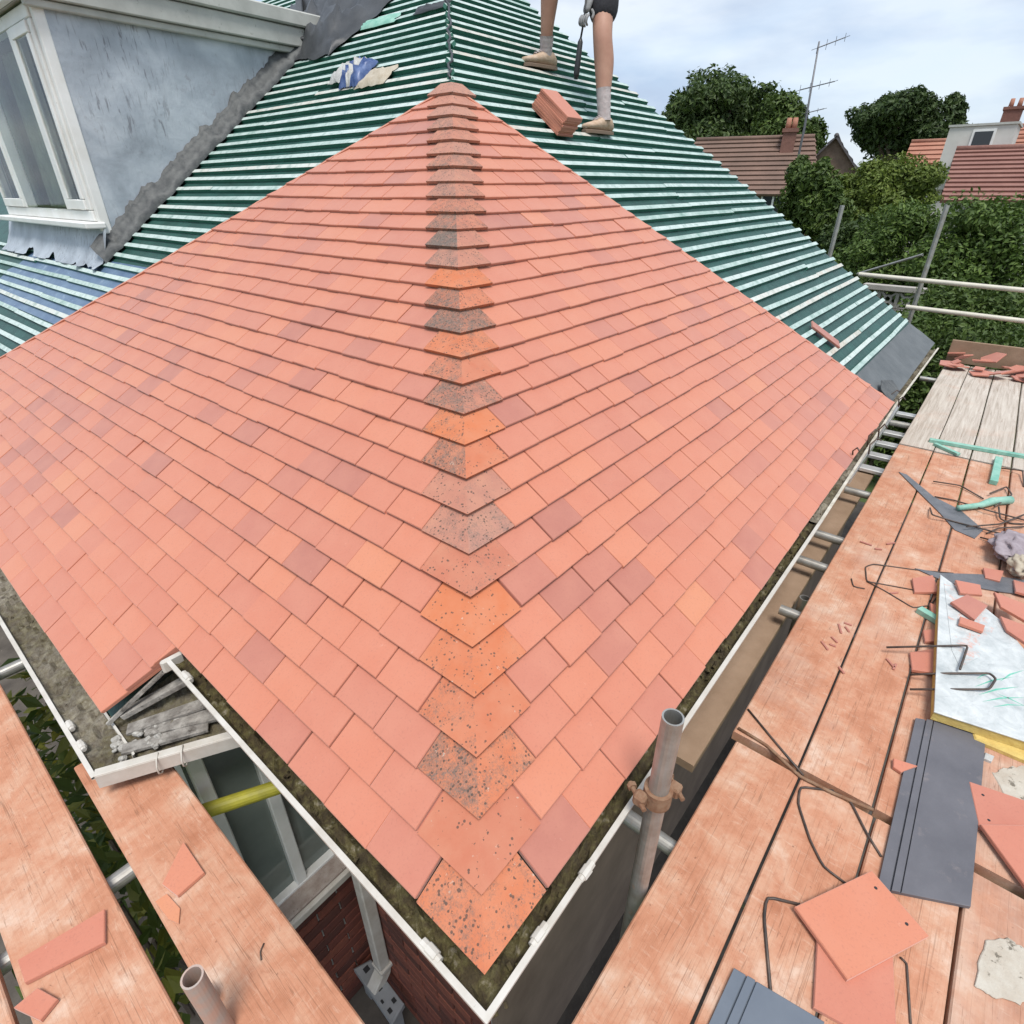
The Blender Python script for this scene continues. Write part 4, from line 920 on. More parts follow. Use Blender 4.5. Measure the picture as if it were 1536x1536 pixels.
# chips and nails on the middle boards
CH = [((1290, 812), (1308, 818)), ((1312, 823), (1323, 824)), ((1258, 936), (1262, 950)), ((1247, 955), (1256, 964)), ((1266, 934), (1278, 938)), ((1268, 940), (1274, 948)), ((1232, 962), (1242, 975)), ((1244, 966), (1254, 970)), ((1330, 988), (1342, 1002)), ((1344, 996), (1340, 1004)), ((1258, 1000), (1266, 1010)), ((1335, 890), (1347, 889)), ((1330, 816), (1342, 814))]
for a, b in CH:
    m1 = MB(); m1.bar(at_z(*a, DECK + .004), at_z(*b, DECK + .004), 0.009, 0.007, bev=.0015); tag(m1.build('clay_splinter', 'clay_tile', attrs={'tint': 0.0}), 'small dark clay splinter on the middle of the right deck', 'splinter', 'clay splinters')
# wires
wire([(1376, 886), (1300, 872), (1298, 850), (1310, 846), (1375, 855), (1430, 860)], 'long bent wire hooked over the second gap beside the insulation tip', lift=[0, 0, 0, 0, 0, .0])
wire([(1300, 872), (1325, 885), (1370, 912), (1395, 908), (1405, 896)], 'bent wire running from the second gap to the broken tiles')
wire([(1330, 971), (1452, 968), (1440, 1004)], 'dark wire crossing the broken tiles to the white film', 0.0042, lift=[.03, .075, .075])
wire([(1364, 1012), (1420, 1010), (1485, 1010), (1494, 1018), (1484, 1034), (1365, 1034)], 'closed-end dark wire loop lying over the white film', 0.0042, lift=[.02, .06, .075, .075, .075, .03])
wire([(1277, 868), (1280, 880), (1297, 883)], 'short hooked wire beside the second gap', .003)
wire([(1107, 1092), (1150, 1118), (1200, 1165), (1250, 1190), (1310, 1215)], 'thick dark rod lying along the cross gap of the boards', .0055, mat='rust')
wire([(1122, 1064), (1160, 1110), (1205, 1163)], 'dark rod slanting from the gutter gap to the cross gap', .004)
wire([(1250, 1186), (1200, 1180), (1197, 1205), (1215, 1260), (1235, 1300), (1270, 1326)], 'bent wire frame on the board before the cross gap, nearer half', .0036)
wire([(1250, 1188), (1275, 1200), (1300, 1250), (1322, 1285)], 'bent wire frame on the board before the cross gap, half toward the slab', .0036)
wire([(1200, 1357), (1150, 1345), (1146, 1375), (1157, 1500)], 'bent wire sticking out from under the crossed tiles', .004)
wire([(1350, 1436), (1360, 1445), (1366, 1536)], 'thin wire beside the lower crossed tile', .003)
for i, pts in enumerate(([(1400, 722), (1440, 728), (1475, 748)], [(1402, 745), (1430, 750), (1480, 765), (1536, 780)], [(1395, 762), (1398, 772), (1430, 782), (1500, 800), (1536, 815)], [(1450, 790), (1500, 786), (1536, 772)], [(1480, 800), (1498, 792), (1536, 790)], [(1485, 740), (1510, 730), (1518, 742), (1492, 760)], [(1470, 806), (1520, 818), (1540, 822)], [(1500, 702), (1534, 706), (1536, 730)], [(1498, 760), (1500, 778), (1515, 785), (1536, 786)])):
    wire(pts, 'dark bent wire in the tangle past the insulation board', .0045, lift=[R_.uniform(0, .03) for _ in pts])
# green offcuts and lead strip
def stick(a, b, w_, h, label, mat='green_offcut', name='batten_offcut', lift=0.0):
    m1 = MB(); m1.bar(at_z(*a, DECK + h / 2 + .001 + lift), at_z(*b, DECK + h / 2 + .001 + lift), w_, h, bev=.0015); return tag(m1.build(name, mat), label, 'offcut', 'green batten offcuts')
stick((1394, 660), (1545, 686), .04, .024, 'long green batten offcut lying across the right deck')
stick((1402, 666), (1438, 682), .03, .02, 'short green batten offcut touching the long one')
stick((1498, 688), (1490, 724), .042, .03, 'stubby green batten offcut below the long one')
m1 = MB(); m1.tube([at_z(*q, DECK + .026) for q in ((1437, 762), (1470, 758), (1488, 752), (1516, 750))], [.016, .018, .025, .025], 10); tag(m1.build('batten_offcut', 'green_offcut', smooth=True), 'rounded green roll lying in the wire tangle', 'offcut', 'green batten offcuts')
stick((1378, 914), (1412, 934), .035, .025, 'small green block beside the broken tiles')
m1 = MB(); P = [at_z(*q, DECK + .004) for q in ((1348, 708), (1360, 712), (1400, 745), (1440, 765), (1475, 795), (1462, 808), (1432, 795), (1410, 770))]; m1.prism([V((p.x, p.y, DECK + .002)) for p in P], 0.004); tag(m1.build('lead_strip', 'lead_offcut'), 'dark bent lead strip widening to a plate beside the tangle of wires', 'lead strip')
m1 = MB(); P = [at_z(*q, DECK + .004) for q in ((1372, 853), (1410, 860), (1470, 862), (1536, 870), (1560, 895), (1500, 888), (1420, 874))]; m1.prism([V((p.x, p.y, DECK + .003)) for p in P], 0.004); tag(m1.build('lead_strip', 'lead_offcut'), 'dark lead strip running behind the tip of the insulation board', 'lead strip')
# rag
def crumple(name, c, size, mat, label, cat, seed=0, nu=14, nv=10, parent=None):
    m1 = MB(); vs = []; c = V(c)
    for i in range(nu + 1):
        for j in range(nv):
            th_, ph = math.pi * i / nu, 2 * math.pi * j / nv; d = V((math.sin(th_) * math.cos(ph), math.sin(th_) * math.sin(ph), math.cos(th_)))
            k = 1 + 0.42 * mn.noise(d * 2.2 + V((seed, 0, 0))) + 0.26 * (abs(mn.noise(d * 3.5 + V((0, seed, 0)))) - .2) + 0.05 * (abs(mn.noise(d * 10 + V((0, seed, 4)))) - .2)
            vs.append(c + V((d.x * size[0] * k, d.y * size[1] * k, d.z * size[2] * k)))
    m1.add(vs, [(i * nv + j, i * nv + (j + 1) % nv, (i + 1) * nv + (j + 1) % nv, (i + 1) * nv + j) for i in range(nu) for j in range(nv)][::-1])
    lo = min(q.z for q in m1.v); m1.v = [q + V((0, 0, c.z - lo)) for q in m1.v]
    o = m1.build(name, mat, parent, smooth=True); 
    return tag(o, label, cat) if label else o
p = at_z(1518, 838, DECK); crumple('rag', (p.x, p.y, DECK + .002), (.17, .10, .042), 'grey_cloth', 'crumpled grey purple rag in the tangle of wires', 'rag', 3, 44, 44)
p = at_z(1525, 862, DECK); crumple('rag', (p.x, p.y, DECK + .002), (.07, .05, .045), 'bag_tan', 'small tan crumpled cloth beside the grey rag', 'rag', 8, 36, 36)
# dried mortar patch
poly_thing('mortar_patch', ragged([(1478, 1410), (1510, 1405), (1545, 1425), (1560, 1500), (1530, 1505), (1490, 1495), (1462, 1478)]), DECK + .0015, 0.003, 'dried_mortar', 'pale dried mortar patch on the board past the grey slab', 'mortar patch')
poly_thing('mortar_patch', ragged([(1505, 1150), (1545, 1148), (1560, 1230), (1520, 1215), (1490, 1160)]), DECK + .0015, 0.002, 'dried_mortar', 'pale dried mortar patch beside the tile with nail holes', 'mortar patch')
# heap of broken tiles at the far end
rr = random.Random(5)
for i in range(34):
    x, y = rr.uniform(7.05, 7.54), rr.uniform(-1.0, -0.03); z = DECK + 0.02 + 0.10 * rr.random() * (0.4 + (x - 7.05))
    m1 = MB(); n = rr.choice((3, 4, 4, 5)); s_ = rr.uniform(0.05, 0.12); a0 = rr.random() * 6
    m1.prism([V((s_ * math.cos(a0 + 2 * math.pi * k / n) * rr.uniform(.7, 1.1), s_ * math.sin(a0 + 2 * math.pi * k / n), 0)) for k in range(n)], 0.0125, bev=.002)
    mt = M.Rotation(rr.uniform(-.5, .5), 3, 'X') @ M.Rotation(rr.uniform(-.5, .5), 3, 'Y'); m1.v = [mt @ q for q in m1.v]; lo = min(q.z for q in m1.v)
    m1.v = [q + V((x, y, z - lo - 0.018)) for q in m1.v]
    tag(m1.build('broken_tile', 'clay_tile', attrs={'tint': rr.uniform(0, .35)}), 'broken red tile in the heap against the far toe board', 'tile shard', 'broken tiles heaped at the far end')

# ================================================================== THINGS ON THE ROOF
e_n = V((0, -SN, CS)); e_v = V((0, CS, SN)); e_u = V((1, 0, 0))
for k in range(9):                            # stack of tiles on the battens
    du, dv = R_.gauss(0, .003), R_.gauss(0, .004); c = P_right(3.185 + du, (2.25 / CS) + dv, 0.0245 + 0.0137 * k); tl = V((0, 0, 0))
    m1 = MB(); rt = R_.gauss(0, .015); uu = e_u * math.cos(rt) + e_v * math.sin(rt); vv = e_v * math.cos(rt) - e_u * math.sin(rt)
    m1.prism([c + uu * a + vv * b for a, b in ((-.0825, -.1325), (.0825, -.1325), (.0825, .1325), (-.0825, .1325))], 0.0125, nrm=e_n, bev=.002, tint=R_.uniform(.2, .7))
    tag(m1.build('roof_tile', 'clay_tile'), 'clay tile in the stack resting on the battens by the boot' if 0 < k < 8 else ('bottom' if k == 0 else 'top') + ' clay tile of the stack resting on the battens by the boot', 'roof tile', 'tiles stacked on the battens')
c = P_right(4.25, 0.665, 0.0255); m1 = MB(); a = rad(28); uu = e_u * math.cos(a) + e_v * math.sin(a); vv = e_v * math.cos(a) - e_u * math.sin(a)
m1.prism([c + uu * x + vv * y for x, y in ((-.045, -.13), (.045, -.13), (.045, .13), (-.045, .13))], 0.0125, nrm=e_n, bev=.002)
tag(m1.build('roof_tile', 'clay_tile', attrs={'tint': 0.0}), 'narrow pinkish half tile lying on battens next to the cut tiling', 'roof tile')
# wire clips sticking out at the lower tile corner
for i, (px, py, dx, dz) in enumerate(((1278, 680, -.05, .07), (1302, 672, .06, .06), (1316, 650, -.03, .09), (1300, 660, .03, .08), (1335, 592, .05, .05), (1347, 600, -.04, .06))):
    b = at_z(px, py + 12, EAVE - 0.01); q = V((b.x, max(b.y, -0.03), EAVE + 0.02)); m1 = MB()
    m1.tube([q + V((0, 0, -.022)), q + V((dx * .3, .01, dz * .5)), q + V((dx, -.01, dz)), q + V((dx * 1.3, -.03, dz * .8))], .004, 6); tag(m1.build('tile_clip', 'black_wire', smooth=True), 'black wire clip sticking up at the far corner of the tiling', 'tile clip', 'tile clips')
# scrap of dark felt pieces at the far corner
m1 = MB(); P = [P_right(u, v, .045) for u, v in ((4.22, .02), (4.55, .01), (4.6, .10), (4.4, .16), (4.25, .12))]; m1.prism(P, .004, nrm=e_n); tag(m1.build('felt_scrap', 'dark_flashing'), 'scrap of dark felt at the eaves past the last tiles', 'felt scrap')
# dark tarpaulin bundle and blue-white sack on the left slope
tp = MB(); vs = []; nx, ny = 22, 16
A0, A1, A2, A3 = V((3.95, 6.2, 0)), V((3.02, 4.93, 0)), V((2.95, 4.30, 0)), V((3.62, 4.02, 0))
for i in range(nx + 1):
    for j in range(ny + 1):
        s_, t = i / nx, j / ny; p = (A0 * (1 - s_) + A3 * s_) * (1 - t) + (A1 * (1 - s_) + A2 * s_) * t
        nn = mn.noise(V((s_ * 5, t * 4, 2))) + 0.5 * mn.noise(V((s_ * 11, t * 9, 7))); edge = min(1, 5 * min(s_, 1 - s_, t, 1 - t))
        h = 0.045 + edge * (0.10 + 0.13 * nn) ; h = max(h, 0.03); p = p + V((0.05 * nn, 0.08 * mn.noise(V((s_ * 6, 5, t * 6))), 0))
        vs.append(V((p.x, p.y, EAVE + T * p.x - drop + h)))
tp.add(vs, [(i * (ny + 1) + j, (i + 1) * (ny + 1) + j, (i + 1) * (ny + 1) + j + 1, i * (ny + 1) + j + 1) for i in range(nx) for j in range(ny)])
tag(tp.build('tarpaulin', 'dark_tarp', smooth=True), 'crumpled dark grey tarpaulin on battens at the dormer roof end', 'tarpaulin')
m1 = MB(); m1.bar((3.12, 4.86, 5.06), (3.75, 5.75, 5.62), 0.06, 0.10, bev=.01); tag(m1.build('felt_roll', 'dark_tarp'), 'dark rolled edge of felt beside the dormer flat roof', 'felt roll')
bag = empty('plastic_sack', P_left(3.6, 3.32, .03), 'blue and white crumpled plastic sack on the green battens', 'sack')
def patch(mb, c, lu, lv, h, seed, nx=10, ny=8, lift=0.026):
    vs = []
    for i in range(nx + 1):
        for j in range(ny + 1):
            s_, t = i / nx - .5, j / ny - .5; ed = min(1, 4 * min(.5 - abs(s_), .5 - abs(t)) + .12); nn = mn.noise(V((s_ * 4 + seed, t * 4, 0))); n2 = mn.noise(V((s_ * 9, t * 9, seed)))
            vs.append(P_left(c[0] + lu * s_ + .1 * nn * lu, c[1] + lv * t + .1 * n2 * lv, lift + ed * h * (.6 + .8 * abs(nn) + .4 * n2)))
    mb.add(vs, [(i * (ny + 1) + j, i * (ny + 1) + j + 1, (i + 1) * (ny + 1) + j + 1, (i + 1) * (ny + 1) + j) for i in range(nx) for j in range(ny)])
for (c, lu, lv, h, sd_, mt) in (((3.80, 3.40), .22, .22, .05, 1, 'bag_white'), ((3.64, 3.36), .10, .30, .075, 4, 'bag_blue'), ((3.52, 3.34), .10, .26, .07, 9, 'bag_blue'), ((3.585, 3.35), .05, .26, .085, 6, 'bag_white'), ((3.34, 3.28), .30, .20, .03, 7, 'bag_tan')):
    m1 = MB(); patch(m1, c, lu, lv, h, sd_); m1.build({'bag_white': 'sack_film', 'bag_blue': 'blue_print', 'bag_tan': 'sack_paper'}[mt], mt, bag, smooth=True)
m1 = MB(); patch(m1, (4.05, 4.05), .55, .12, .02, 11); tag(m1.build('felt_scrap', 'green_offcut', smooth=True), 'pale green felt scrap on the upper battens by the tarpaulin', 'felt scrap')
m1 = MB(); patch(m1, (3.42, 4.05), .35, .08, .02, 15); tag(m1.build('felt_scrap', 'dark_tarp', smooth=True), 'black felt scrap on the upper battens near the open hip', 'felt scrap')

# ================================================================== PERSON
def skin_body(name, joints, edges, mat, parent, sub=2, root=0):
    me = bpy.data.meshes.new(name); o0 = wpos(parent); me.from_pydata([tuple(V(j[0]) - o0) for j in joints], edges, []); me.materials.append(MATS[mat])
    o = bpy.data.objects.new(name, me); COL.objects.link(o); o.parent = parent
    md_ = o.modifiers.new('skin', 'SKIN'); md_.use_smooth_shade = True
    if not me.skin_vertices: pass
    for i, j in enumerate(joints):
        sv = me.skin_vertices[0].data[i]; r = j[1]; sv.radius = (r, r) if not isinstance(r, tuple) else r; sv.use_root = (i == root)
    s2 = o.modifiers.new('sub', 'SUBSURF'); s2.levels = sub; s2.render_levels = sub
    return o
def ensure_skin(me):
    bm = bmesh.new(); bm.from_mesh(me); bm.verts.layers.skin.verify(); bm.to_mesh(me); bm.free()
_old = skin_body
def skin_body(name, joints, edges, mat, parent, sub=2, root=0):
    me = bpy.data.meshes.new(name); o0 = wpos(parent); me.from_pydata([tuple(V(j[0]) - o0) for j in joints], edges, []); me.materials.append(MATS[mat]); ensure_skin(me)
    o = bpy.data.objects.new(name, me); COL.objects.link(o); o.parent = parent
    for i, j in enumerate(joints):
        sv = me.skin_vertices[0].data[i]; r = j[1]; sv.radius = (r, r) if not isinstance(r, tuple) else r; sv.use_root = (i == root)
    md_ = o.modifiers.new('skin', 'SKIN'); md_.use_smooth_shade = True
    s2 = o.modifiers.new('sub', 'SUBSURF'); s2.levels = sub; s2.render_levels = sub
    return o
def zr(y): return EAVE - drop + T * y + 0.03
FA = V((3.66, 2.235, 0)); FA.z = zr(FA.y) + 0.02       # lower foot (their left)
FB = V((3.70, 2.80, 0)); FB.z = zr(FB.y) + 0.02        # upper foot (their right)
per = empty('person', (3.7, 2.5, FA.z), 'person in black shorts and dusty boots standing on the green battens', 'person')
HIP = V((3.86, 2.50, FA.z + 0.96)); hA = HIP + V((0, -0.10, -.03)); hB = HIP + V((0, 0.11, -.03))
ankA = FA + V((0.06, 0.0, 0.09)); kA = V((3.72, 2.29, FA.z + 0.53)); ankB = FB + V((0.075, 0.0, 0.09)); kB = V((3.69, 2.72, FB.z + 0.54))
J = [(HIP, (.15, .13)), (HIP + V((-.02, 0, .22)), (.15, .12)), (HIP + V((-.08, 0, .46)), (.17, .12)), (HIP + V((-.11, 0, .55)), (.07, .07)), (HIP + V((-.14, 0, .66)), (.06, .06)),
     (HIP + V((-.17, 0, .74)), (.09, .085)), (HIP + V((-.17, 0, .86)), (.075, .075)),
     (hA, .09), ((hA + kA) / 2 + V((0, 0, 0)), .078), (kA, .066), (kA * .68 + ankA * .32 + V((.018, 0, 0)), .071), (kA * .3 + ankA * .7, .050), (ankA, .040),
     (hB, .09), ((hB + kB) / 2, .078), (kB, .066), (kB * .68 + ankB * .32 + V((.018, 0, 0)), .071), (kB * .3 + ankB * .7, .050), (ankB, .040)]
shA = HIP + V((-.08, -.20, .46)); shB = HIP + V((-.08, .20, .46)); elA = shA + V((-.02, -.06, -.30)); wrA = V((3.66, 2.385, FA.z + 0.66)); elB = shB + V((0, .08, -.29)); wrB = elB + V((-.16, .02, -.20))
J += [(shA, .055), (elA, .043), (wrA + V((.03, -.01, .07)), .030), (shB, .055), (elB, .043), (wrB, .03)]
E_ = [(0, 1), (1, 2), (2, 3), (3, 4), (4, 5), (5, 6), (0, 7), (7, 8), (8, 9), (9, 10), (10, 11), (11, 12), (0, 13), (13, 14), (14, 15), (15, 16), (16, 17), (17, 18), (2, 19), (19, 20), (20, 21), (2, 22), (22, 23), (23, 24)]
skin_body('body', J, E_, 'skin', per)
SJ = [(HIP + V((0, 0, .08)), (.165, .15)), (hA + V((0, 0, .0)), .125), (hA * .5 + kA * .5, .108), (hA * .14 + kA * .86 + V((.01, 0, 0)), .098), (hB, .125), (hB * .5 + kB * .5, .108), (hB * .22 + kB * .78, .10), (HIP + V((0, 0, .16)), (.165, .15))]
skin_body('shorts', SJ, [(0, 1), (1, 2), (2, 3), (0, 4), (4, 5), (5, 6), (0, 7)], 'dark_shorts', per)
TJ = [(HIP + V((-.01, 0, .14)), (.165, .14)), (HIP + V((-.03, 0, .30)), (.165, .135)), (HIP + V((-.08, 0, .46)), (.185, .135)), (HIP + V((-.10, 0, .52)), (.09, .09)), (shA, .075), ((shA + elA) / 2, .065), (shB, .075), ((shB + elB) / 2, .065)]
skin_body('shirt', TJ, [(0, 1), (1, 2), (2, 3), (2, 4), (4, 5), (2, 6), (6, 7)], 'work_shirt', per)
crumple('hair', HIP + V((-.155, 0, .73)), (.10, .092, .085), 'hair', None, None, 2, 14, 12, per)
for s_ in (-1, 1):
    m1 = MB(); m1.tube([HIP + V((-.17, .078 * s_, .78)), HIP + V((-.17, .095 * s_, .80)), HIP + V((-.165, .098 * s_, .83))], [.012, .018, .012], 8); m1.build('ear', 'skin', per, smooth=True)
    m1 = MB(); m1.tube([HIP + V((-.252, .032 * s_, .80)), HIP + V((-.262, .032 * s_, .80))], .010, 8); m1.build('eye', 'black_tool', per, smooth=True)
m1 = MB(); m1.tube([HIP + V((-.245, 0, .80)), HIP + V((-.275, 0, .765)), HIP + V((-.25, 0, .755))], [.010, .016, .012], 8); m1.build('nose', 'skin', per, smooth=True)
def boot(F, dirv, sock):
    d = V(dirv).normalized(); s_ = V((-d.y, d.x, 0))
    m1 = MB(); secs = [(-.085, .028, .0, .055), (-.06, .036, .0, .085), (0.0, .038, .0, .098), (.05, .038, .0, .078), (.11, .046, .0, .058), (.165, .045, .0, .046), (.20, .030, .004, .034)]; n = 12; vs = []
    for t, hw, zb, ht in secs:
        for k in range(n):
            an = 2 * math.pi * k / n; y = math.cos(an) * hw; z = zb + ht * (0.5 + 0.5 * math.sin(an)) ** 0.85
            vs.append(F + d * t + s_ * y + V((0, 0, z + .0)))
    fs = [(i * n + j, (i + 1) * n + j, (i + 1) * n + (j + 1) % n, i * n + (j + 1) % n) for i in range(len(secs) - 1) for j in range(n)] + [tuple(range(n)), tuple((len(secs) - 1) * n + j for j in range(n))[::-1]]
    m1.add(vs, fs); b = m1.build('boot', 'dusty_boot', per, smooth=True)
    m1 = MB(); out_ = [(-.092, -.024), (-.092, .024), (-.03, .04), (.1, .05), (.17, .046), (.208, .02), (.208, -.02), (.17, -.046), (.1, -.05), (-.03, -.04)]
    m1.prism([F + d * a + s_ * c + V((0, 0, -.018)) for a, c in out_], .02, bev=.003); m1.build('sole', 'boot_sole', b)
    m1 = MB()
    for k in range(4):
        t = .035 + .02 * k; z = .088 - .008 * k; m1.tube([F + d * t - s_ * .02 + V((0, 0, z)), F + d * (t + .006) + V((0, 0, z + .007)), F + d * t + s_ * .02 + V((0, 0, z))], .0035, 5)
    m1.build('laces', 'sock', b, smooth=True)
boot(FA + V((.06, 0, 0)), (-.92, .10, 0), 1); boot(FB + V((.075, 0, 0)), (-.93, .25, 0), 0)
for ank, kn, top in ((ankA, kA, .30), (ankB, kB, .16)):
    m1 = MB(); d = (kn - ank).normalized(); pts = [ank + d * (top * k / 8 * 0.44 * 1.2) for k in range(9)]; m1.tube([ank - d * .03] + pts, [.045] + [(.044 + .006 * k / 8 + .0022 * math.sin(k * 2.6)) for k in range(9)], 14, cap=False); m1.build('sock', 'sock', per, smooth=True)
# hand in a grey glove holding a bar
hd = MB(); palm = wrA; 
HJ = [(wrA + V((.03, -.01, .075)), .030), (palm + V((.008, 0, .03)), (.034, .022)), (palm + V((-.008, 0, -.012)), (.040, .020))]
skin_body('glove', HJ, [(0, 1), (1, 2)], 'glove', per)
for k in range(4):
    y0 = -.027 + .018 * k; l = (.9, 1.0, .97, .8)[k]; b = palm + V((-.015, y0, -.03))
    FJ = [(b + V((.008, 0, .014)), .0095), (b + V((-.022 * l, 0, -.010)), .0092), (b + V((-.022 * l, .004, -.040 * l)), .0085), (b + V((.004, .006, -.052 * l)), .0075)]
    skin_body('finger', FJ, [(0, 1), (1, 2), (2, 3)], 'glove', per, 1)
FJ = [(palm + V((.015, -.025, .012)), .011), (palm + V((.020, -.045, -.015)), .0105), (palm + V((.006, -.040, -.045)), .009)]
skin_body('thumb', FJ, [(0, 1), (1, 2)], 'glove', per, 1)
bar_top = palm + V((-.012, 0, .10)); bar_bot = palm + V((-.060, .02, -.36)); ub = (bar_bot - bar_top).normalized()
pb = empty('pry_bar', bar_bot, 'dark pry bar held hanging between the legs of the person', 'pry bar'); m1 = MB(); m1.tube([bar_top, palm + V((-.02, 0, -.03)), bar_bot - ub * .22], .0065, 8); m1.build('shaft', 'black_tool', pb, smooth=True)
m1 = MB(); m1.tube([bar_bot - ub * .22, bar_bot - ub * .20, bar_bot - ub * .03, bar_bot], [.008, .017, .020, .014], 10); m1.build('grip', 'black_tool', pb, smooth=True)

# ================================================================== UNDER THE DECKS
gb = empty('plastic_step', (0.27, 1.03, 0), 'grey plastic slotted step standing below the downpipe', 'step')
P = [at_z(*q, .30) for q in ((530, 1452), (556, 1438), (606, 1505), (588, 1537))]; m1 = MB(); m1.prism([V((p.x, p.y, .255)) for p in P], .045, bev=.008); m1.build('step_top', 'grey_plastic', gb)
c0 = sum(P, V()) / 4; dl = (P[3] - P[0]).normalized(); dw = V((-dl.y, dl.x, 0))
for a, b, l, w_ in ((-.02, 0, .07, .022), (.10, .02, .025, .02), (.12, -.02, .025, .02), (-.12, 0, .03, .03), (.06, -.025, .02, .012)):
    m1 = MB(); m1.bar(c0 + dl * (a - l / 2) + dw * b + V((0, 0, .0005)), c0 + dl * (a + l / 2) + dw * b + V((0, 0, .0005)), w_, .002); m1.build('slot', 'black_tool', gb)
for a in (-.13, .13): m1 = MB(); m1.box(V((c0.x, c0.y, .128)) + dl * a, (.05, .05, .252)); m1.build('step_leg', 'grey_plastic', gb)

# ================================================================== GREENERY
def leaves(mb, c, rx, ry, rz, n, size, rng, shell=0.55, squash=0.0, zmin=None, lump=0.30, freq=1.6):
    c = V(c)
    for _ in range(n):
        while True:
            d = V((rng.gauss(0, 1), rng.gauss(0, 1), rng.gauss(0, 1)))
            if d.length > 1e-3: break
        d.normalize(); k = 1 + lump * 1.6 * mn.noise(d * freq + c * 0.37) + lump * 0.7 * mn.noise(d * freq * 3 + c * 0.9)
        rr_ = (shell + (1 - shell) * rng.random() ** 0.5) * k
        p = c + V((d.x * rx, d.y * ry, d.z * rz)) * rr_
        if zmin is not None and p.z < zmin: continue
        s_ = size * rng.uniform(0.6, 1.3); nrm = (d + V((rng.gauss(0, .7), rng.gauss(0, .7), rng.gauss(0, .7) + .35))).normalized(); t = nrm.orthogonal().normalized(); b = nrm.cross(t); an = rng.random() * 6.28
        t, b = t * math.cos(an) + b * math.sin(an), b * math.cos(an) - t * math.sin(an)
        mb.add([p - t * s_, p - b * s_ * .45 + nrm * s_ * .12, p + t * s_, p + b * s_ * .45 + nrm * s_ * .12], [(0, 1, 2, 3)])
def tree(name, base, trunk_h, lobes, n, size, leaf, label, cat='tree', group=None, tr=0.3, seed=1, shell=.45):
    rng = random.Random(seed); base = V(base); e = empty(name, base, label, cat, group)
    m1 = MB(); top = V(lobes[0][0]); top = V((top.x, top.y, lobes[0][0][2] - lobes[0][3] * .2)); mid = base.lerp(top, .55) + V((rng.uniform(-.2, .2), rng.uniform(-.2, .2), 0))
    m1.tube([base, mid, top], [tr, tr * .75, tr * .3], 9)
    for (c, rx, ry, rz) in [(l[0], l[1], l[2], l[3]) for l in lobes]:
        for _ in range(3):
            q = V(c) + V((rng.uniform(-.5, .5) * rx, rng.uniform(-.5, .5) * ry, rng.uniform(-.4, .3) * rz)); m1.tube([mid, mid.lerp(q, .5) + V((0, 0, .1 * rz)), q], [tr * .4, tr * .25, tr * .06], 6)
    m1.build('trunk', 'bark', e, smooth=True); cr_ = MB()
    tot = sum(l[1] * l[3] for l in lobes)
    for (c, rx, ry, rz) in lobes:
        nn = int(n * rx * rz / tot); leaves(cr_, c, rx * .82, ry * .82, rz * .82, nn // 4, size, rng, shell)
        K = 13
        for _ in range(K):
            d = V((rng.gauss(0, 1), rng.gauss(0, 1), rng.gauss(0.25, .8))).normalized(); q = V(c) + V((d.x * rx, d.y * ry, d.z * rz)) * rng.uniform(.62, .86); f = rng.uniform(.26, .42)
            leaves(cr_, q, rx * f, ry * f, rz * f * 1.05, nn * 3 // 4 // K, size, rng, .55)
    cr_.build('crown', leaf, e); return e
def D(px, py, d): return at_d(px, py, d)
def lobe(px, py, d, wpx, hpx):
    p = D(px, py, d); r = ray(px, py); k = (p - CAM).length / r.length / FPX
    return (p, wpx * k / 2, wpx * k / 2, hpx * k / 2)
def gz(p, z=0): return V((p.x, p.y, z))
tree('oak_tree', gz(D(1085, 290, 42)), 4, [lobe(1075, 165, 42, 150, 110), lobe(1030, 190, 42, 100, 100), lobe(1120, 190, 43, 110, 120), lobe(1065, 235, 41, 150, 100)], 36000, .155, 'leaf_oak', 'broad dark green tree rising behind the brown roofed bungalow', group='trees', seed=3, tr=.4)
tree('oak_tree', gz(D(1165, 290, 38)), 4, [lobe(1170, 205, 38, 85, 100), lobe(1140, 235, 38, 90, 80), lobe(1200, 235, 38, 60, 90), lobe(1195, 262, 38, 70, 60)], 26000, .135, 'leaf_mid', 'lighter green tree beside the tall aerial mast', group='trees', seed=5, tr=.3)
tree('oak_tree', gz(D(1362, 290, 60)), 5, [lobe(1350, 180, 60, 130, 80), lobe(1395, 195, 60, 85, 85), lobe(1315, 195, 60, 60, 60), lobe(1370, 215, 61, 135, 50), lobe(1425, 215, 60, 40, 45)], 34000, .19, 'leaf_dark', 'round topped dark tree standing alone against the sky', group='trees', seed=8, tr=.5)
tree('garden_tree', gz(D(1320, 420, 21)), 2, [lobe(1325, 268, 21, 120, 75), lobe(1355, 280, 21, 110, 75), lobe(1285, 300, 21, 85, 70), lobe(1320, 310, 20.5, 150, 70)], 34000, .058, 'leaf_lime', 'bushy lime green garden tree behind the clipped hedge', group='trees', seed=11, tr=.12, shell=.3)
tree('garden_tree', gz(D(1205, 380, 18)), 2, [lobe(1212, 290, 18, 70, 90), lobe(1230, 330, 18, 90, 110), lobe(1200, 265, 18.5, 40, 50)], 12000, .075, 'leaf_mid', 'dark garden shrub between the bungalow and the lime green tree', group='trees', seed=14, tr=.10, shell=.3)
tree('garden_tree', gz(D(1270, 420, 17)), 1, [lobe(1272, 380, 17, 90, 110), lobe(1240, 400, 17, 60, 90)], 10000, .07, 'leaf_dark', 'deep dark shrub below the lime green tree', group='trees', seed=16, tr=.08, shell=.3)
